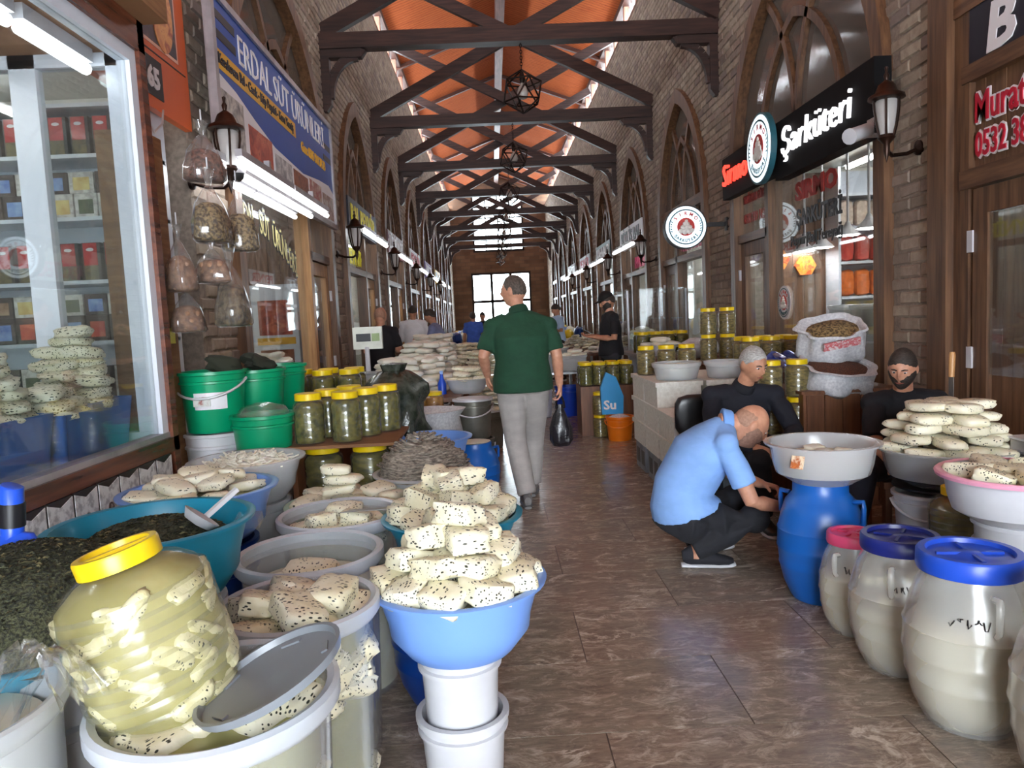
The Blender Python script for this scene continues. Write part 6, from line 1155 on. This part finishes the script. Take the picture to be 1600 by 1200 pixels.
    for h, k, a in ((V(J['hl']), V(J['kl']), V(J['al'])), (V(J['hr']), V(J['kr']), V(J['ar']))):
        loft(pb, [(h+sp*.05, .10*leg, .10*leg), (h, .103*leg, .11*leg), (h.lerp(k, .5), .090*leg, .096*leg), (k, .074*leg, .077*leg), (k.lerp(a, .45), .071*leg, .075*leg), (a-(k-a).normalized()*.01, .064*leg, .068*leg)], 16); ball(pb, k, .076*leg, n=14); ball(pb, h, .098*leg, n=14)
    remesh(pb, 'trousers', pants, t, max(vox*1.4, .009), 4)
    for a, d in ((V(J['al']), V(J['tl'])), (V(J['ar']), V(J['tr']))):
        d = d.normalized(); sd = d.cross(V(0, 0, 1)).normalized(); hl = a-d*.06-V(0, 0, a.z-.035 if a.z < .16 else .07); upf = sd.cross(d)
        sb = B(); loft(sb, [(hl-d*.012+upf*.03, .024, .03, sd), (hl+d*.03+upf*.035, .036, .058, sd), (hl+d*.10+upf*.025, .041, .048, sd), (hl+d*.18+upf*.008, .046, .032, sd), (hl+d*.235+upf*.002, .040, .024, sd), (hl+d*.262, .018, .014, sd)], 14); so = sb.build('shoe', shoe, t, 60)
        sl = B(); loft(sl, [(hl-d*.018-upf*.02, .026, .012, sd), (hl+d*.05-upf*.02, .038, .013, sd), (hl+d*.12-upf*.02, .042, .013, sd), (hl+d*.19-upf*.021, .049, .013, sd), (hl+d*.25-upf*.02, .040, .012, sd), (hl+d*.274-upf*.018, .02, .010, sd)], 14); sl.build('sole', sole or white_pl, so, 60)
    # hair, beard, features
    def shell(nm, mat, mask, off):
        hb = B(); us = list(sph(40, 32)); ms = [mask(u)+.07*noise.noise(u*7)+.05*noise.noise(u*17) for u in us]; hb.add([Hc+hf @ head_pt(u, .955+(off/.09+.045)*max(0, min(1, m*5))) for u, m in zip(us, ms)], [f for f in sphf(40, 32) if max(ms[i] for i in f) > -.12]); return hb.build(nm, mat, t, 180)
    if hair: shell('hair', hair, hair_mask or (lambda u: u.z*.9+.12+max(0, -u.y)*.45-max(0, u.y)*.55), hairoff)
    if beard: shell('beard', beard, lambda u: min((-.30-u.z)*.9+abs(u.x)*.34-max(0, -u.y)*1.2-.9*max(0, .30-abs(u.x)-abs(u.z+.46)*3.2), u.y+.2), .007)
    if cap: 
        shell('cap', cap, lambda u: u.z-.22, .02); vb = B(); vb.add([Hc+hf @ V(x*.075, .085+(1-x*x)*.085*q, .045+.012*(1-x*x)-.012*q+z) for z in (0, .006) for q in (0, 1) for x in [i/6-1 for i in range(13)]], [(i, i+1, 13+i+1, 13+i) for i in range(12)]+[(26+i, 39+i, 39+i+1, 26+i+1) for i in range(12)]+[(13+i, 14+i, 40+i, 39+i) for i in range(12)]); vb.build('visor', cap, t)
    if face:
        for s_ in (-1, 1):
            eb = B(); ball(eb, Hc+hf @ V(s_*.029, .081, .008), .0125, .010, .0065, hf, 8); eb.build('eye', EYEW, t, 60); ib = B(); ball(ib, Hc+hf @ V(s_*.029, .0885, .006), .0055, .004, .0055, hf, 8); ib.build('iris', black_pl, t, 60)
            B().tube([Hc+hf @ V(s_*x, y, z) for x, y, z in ((.012, .097, .022), (.028, .095, .028), (.045, .083, .024))], [.0035, .0045, .0025], 6).build('eyebrow', brow, t)
            B().tube([Hc+hf @ V(s_*x, y, z) for x, y, z in ((.014, .090, .0155), (.028, .0925, .018), (.043, .083, .012))], .0022, 5).build('eyelid', skin, t)
        B().tube([Hc+hf @ V(x, y, z) for x, y, z in ((-.024, .088, -.058), (-.01, .100, -.055), (0, .1015, -.057), (.01, .100, -.055), (.024, .088, -.058))], [.002, .0045, .005, .0045, .002], 6).build('mouth', LIP, t)
    return t
def rel(o, d): return {k: ((V(o)+V(v)) if k not in ('f', 'u', 'hd', 'hn', 'ts', 'tl', 'tr') else v) for k, v in d.items()}

# walking man in the green polo shirt
O = (.2, 5.5, 0)
person('person walking away in a green polo shirt and grey trousers carrying a black bag', O, rel(O, dict(P=(0, 0, .96), W=(0, -.01, 1.10), C=(.0, -.01, 1.27), N=(-.01, .0, 1.475), H=(-.035, .03, 1.617), sl=(-.212, 0, 1.36), sr=(.212, 0, 1.35), el=(-.285, -.04, 1.14), wl=(-.262, .12, .985), er=(.262, -.03, 1.12), wr=(.278, .03, .90), hl=(-.09, 0, .90), kl=(-.075, .03, .50), al=(-.012, -.09, .11), hr=(.09, 0, .90), kr=(.075, .22, .49), ar=(.05, .28, .12),
    f=(-.86, .5, -.02), tl=(-.05, 1, 0), tr=(.1, 1, 0), hd=(V(.03, .35, -.9), V(.02, .02, -1)), hn=(V(1, .2, .1), V(-1, .1, 0)), ts=(1, -1))), SK1, cloth('dark green polo knit', S(22, 68, 46)), cloth('light grey trouser cotton', S(176, 170, 166), .86), M('grey suede shoe', S(156, 154, 152), S(126, 124, 124), rough=.8), HAIR_S, lambda u: min(u.z*.8+.30-max(0, u.y)*1.05-max(0, u.z-.55)*.25, 1), fat=1.25, wide=1.2, leg=1.12, collar=cloth('dark green collar knit', S(18, 60, 40)), hem=.09, hands=(.9, 1.1), sole=M('grey rubber sole', S(120, 120, 120), S(96, 96, 98)), hairoff=.004)
t = thing('carrier_bag', 'black plastic carrier bag in the hand of the walking person', 'bag', (.475, 5.53, .43))
B().lathe([(0, 0), (.06, .003), (.085, .05), (.083, .14), (.055, .23), (.028, .29), (.02, .32)], 26, sy=.62, wob=.25, cap1=False).build('bag_body', BLKBAG, t, 60)
for s_ in (-1, 1): B().tube([(s_*.03, 0, .29), (s_*.028, 0, .34), (s_*.012, 0, .385), (0, 0, .40)], [.012, .009, .008, .008], 6).build('bag_handle', BLKBAG, t, 60)

# crouching man in the light blue polo shirt
person('person crouching in a light blue polo shirt, black trousers and dark canvas shoes', (1.12, 3.98, 0), dict(hem=(1.035, 4.03, .292), P=(1.02, 4.03, .27), W=(1.02, 4.03, .44), C=(1.12, 4.01, .62), N=(1.255, 3.99, .785), H=(1.385, 3.98, .77), u=(.62, .02, .78), f=(.80, -.02, -.60), sl=(1.20, 4.20, .70), sr=(1.20, 3.82, .70), el=(1.33, 4.22, .46), wl=(1.475, 4.06, .415), er=(1.31, 3.76, .40), wr=(1.515, 3.84, .335), hl=(1.02, 4.13, .25), kl=(1.36, 4.21, .30), al=(1.14, 4.20, .11), hr=(1.02, 3.93, .25), kr=(1.37, 3.90, .27), ar=(1.05, 3.93, .11), tl=(1, .08, -.0), tr=(1, -.12, 0), hd=(V(.6, -.5, -.1), V(.9, .2, -.15)), hn=(V(-.1, -.3, -1), V(0, .4, -1)), ts=(-1, 1)),
    SK1, cloth('light blue polo knit', S(136, 178, 238), .9), cloth('black trouser cotton', S(26, 27, 34)), cloth('black canvas shoe cloth', S(26, 26, 34)), STUB, lambda u: min(.16-u.z*.6-max(0, u.y+.1)*1.5+.22, u.z+.35), fat=1.2, wide=1.1, leg=1.1, collar=cloth('light blue collar knit', S(120, 166, 232), .9), hem=.03, hands=(1.3, .7), sleeve=.72, beard=M('dark beard stubble', S(160, 122, 104), S(138, 104, 90), sc=80, rough=.7), hairoff=.003)

# seated man with white hair and navy jacket
person('person seated with short white hair and a dark navy jacket, looking down', (1.64, 4.9, 0), dict(P=(1.62, 4.98, .50), C=(1.62, 4.90, .70), N=(1.645, 4.83, .895), H=(1.68, 4.76, 1.045), u=(.05, -.25, 1), f=(.36, -.86, -.36), sl=(1.85, 4.84, .83), sr=(1.43, 4.86, .84), el=(1.93, 4.72, .60), wl=(1.80, 4.50, .56), er=(1.40, 4.72, .58), wr=(1.60, 4.52, .54), hl=(1.72, 4.93, .47), kl=(1.92, 4.52, .46), al=(1.90, 4.50, .11), hr=(1.53, 4.93, .47), kr=(1.62, 4.50, .46), ar=(1.64, 4.52, .11), tl=(.2, -1, 0), tr=(0, -1, 0), hd=(V(-.5, -.5, -.3), V(.7, -.3, -.3)), hn=(V(-.3, .3, -1), V(.3, .3, -1)), ts=(1, -1)),
    SK2, cloth('dark navy jacket wool', S(22, 24, 36)), cloth('black seated trousers', S(20, 21, 26)), black_pl, HAIR_G, lambda u: u.z*.9+.10+max(0, -u.y)*.45-max(0, u.y)*.66, fat=1.15, wide=1.15, collar=cloth('navy jacket collar', S(18, 20, 30)), sleeve=2, hem=.04, brow=HAIR_S, hairoff=.005)
t = thing('chair', 'black padded chair of the white haired person', 'chair', (1.6, 5.02, 0)); B().cbox((0, 0, .38), (.44, .40, .06)).build('seat', black_pl, t); (lambda b: b.build('backrest', M('black vinyl', S(26, 26, 28), S(40, 40, 42), rough=.3), t, 60))(chunk_me(.46, .07, .30, 3, .4, .02)).location = (-.1, .2, .66)
for x in (-.19, .19):
    for y in (-.17, .17): B().tube([(x, y, 0), (x, y, .36)], .014, 8).build('leg', steel, t)
    B().bar((x, .2, .36), (x-.08, .2, .6), .02, .02).build('back_post', steel, t)
# bearded man behind the cheese stack
person('person with a black beard and dark shirt sitting behind the stacked cheese bowl', (2.46, 4.4, 0), dict(P=(2.46, 4.42, .46), C=(2.46, 4.40, .68), N=(2.45, 4.36, .875), H=(2.42, 4.31, 1.01), u=(-.1, -.2, 1), f=(-.62, -.72, -.30), sl=(2.66, 4.36, .80), sr=(2.27, 4.38, .80), el=(2.70, 4.22, .56), wl=(2.50, 4.06, .5), er=(2.20, 4.2, .56), wr=(2.22, 4.0, .5), hl=(2.55, 4.36, .44), kl=(2.40, 3.98, .46), al=(2.36, 4.0, .11), hr=(2.36, 4.36, .44), kr=(2.06, 4.06, .46), ar=(2.0, 4.08, .11), tl=(-.3, -1, 0), tr=(-.5, -.8, 0), hd=(V(-.5, -.5, -.3), V(-.2, -.7, -.3)), hn=(V(0, 0, -1), V(0, 0, -1))),
    SK1, cloth('black cotton shirt', S(20, 21, 28)), cloth('dark indigo denim', S(26, 28, 42)), black_pl, HAIR_D, lambda u: u.z*.9+.06+max(0, -u.y)*.5-max(0, u.y)*.50-.25*max(0, .35-abs(u.x))*max(0, u.y), sleeve=.8, beard=HAIR_D, hairoff=.007)
t = thing('stool', 'low wooden stool under the bearded person', 'stool', (2.46, 4.44, 0)); B().cbox((0, 0, .31), (.34, .32, .04)).build('seat', cabZ, t)
for x in (-.13, .13):
    for y in (-.12, .12): B().cbox((x, y, .145), (.04, .04, .29)).build('leg', cabZ, t)
# standing people further away
def stander(lab, x, y, h, ang, shirt, pants, skin, hair, arms='down', vox=.011, hm=None, cap=None, beard=None, lean=0, sleeve=.8):
    k = h/1.75; ca, sa = math.cos(ang), math.sin(ang)
    def T(p): p = V(p)*k; return (x+p.x*ca-p.y*sa, y+p.x*sa+p.y*ca, p.z)          # local +Y is forward
    D = lambda v: V(v[0]*ca-v[1]*sa, v[0]*sa+v[1]*ca, v[2])
    J = dict(P=(0, 0, .96), C=(0, lean*.5, 1.26), N=(0, lean*.9, 1.47), H=(0, .03+lean*1.2, 1.615), sl=(-.195, lean*.8, 1.40), sr=(.195, lean*.8, 1.40), hl=(-.09, 0, .9), hr=(.09, 0, .9), kl=(-.1, .03, .5), kr=(.1, .05, .5), al=(-.1, -.03, .11), ar=(.1, .0, .11))
    if arms == 'down': J.update(el=(-.25, -.02, 1.12), wl=(-.26, .06, .88), er=(.25, -.02, 1.12), wr=(.26, .06, .88))
    else: J.update(el=(-.24, .02+lean, 1.13), wl=(-.10, .26+lean, 1.16), er=(.24, .02+lean, 1.13), wr=(.08, .27+lean, 1.17))
    J = {q: T(v) for q, v in J.items()}; tilt = -.45 if arms != 'down' else -.05
    J.update(f=D((0, 1, tilt)), u=D((0, -tilt, 1)), tl=D((-.1, 1, 0)), tr=D((.1, 1, 0)), hn=(V(0, 0, 1), V(0, 0, 1)) if arms != 'down' else (D((1, 0, 0)), D((-1, 0, 0))))
    return person(lab, (x, y, 0), J, skin, shirt, pants, black_pl, hair, hm, vox=vox, cap=cap, beard=beard, sleeve=sleeve)
dk = cloth('dark jeans denim', S(38, 40, 48)); blk = cloth('black tee cotton', S(20, 20, 26)); capc = cloth('black cap cloth', S(18, 18, 20))
stander('person in a black cap and black tee looking at a phone on the right', 1.50, 9.45, 1.70, PI/2+.12, blk, dk, SK2, HAIR_D, 'up', cap=capc, beard=HAIR_D, vox=.009)
t = thing('phone', 'dark mobile phone held by the person in the black cap', 'phone', (1.20, 9.46, 1.20)); B().cbox((0, 0, 0), (.07, .14, .009), rz=1.57, rx=.5).build('phone_body', black_pl, t); B().cbox((0, 0, .006), (.062, .13, .002), rz=1.57, rx=.5).build('screen', M('dim phone screen', S(60, 70, 90), S(40, 46, 60), rough=.1), t)
stander('bald person in a black tee seen from behind on the left', -1.46, 9.6, 1.65, -.25, blk, dk, SK1, STUB, 'up', hm=lambda u: min(-u.z*.6-u.y*.8-.1, u.z+.5))
stander('person in a white shirt seen from behind on the left', -1.42, 13.2, 1.74, .1, cloth('white shirt cotton', S(232, 234, 238), .92), dk, SK2, HAIR_D, 'up', sleeve=2)
stander('person in a grey blue tee bending over the left stalls', -.90, 12.5, 1.64, PI/2-.2, cloth('grey blue tee cotton', S(126, 136, 176)), dk, SK2, HAIR_D, 'up', lean=.12)
stander('distant person in a bright blue shirt on the left', -.50, 18.5, 1.62, .2, cloth('bright blue shirt', S(70, 110, 210)), dk, SK2, HAIR_D, 'down', .015); stander('distant person in black clothes behind the walking person', -.28, 20.5, 1.62, 2.8, blk, blk, SK2, HAIR_D, 'down', .015); stander('distant person in a light blue shirt on the right', 1.40, 16.0, 1.68, PI/2+.3, cloth('pale blue shirt cotton', S(176, 200, 232), .92), dk, SK2, HAIR_D, 'up', .013)
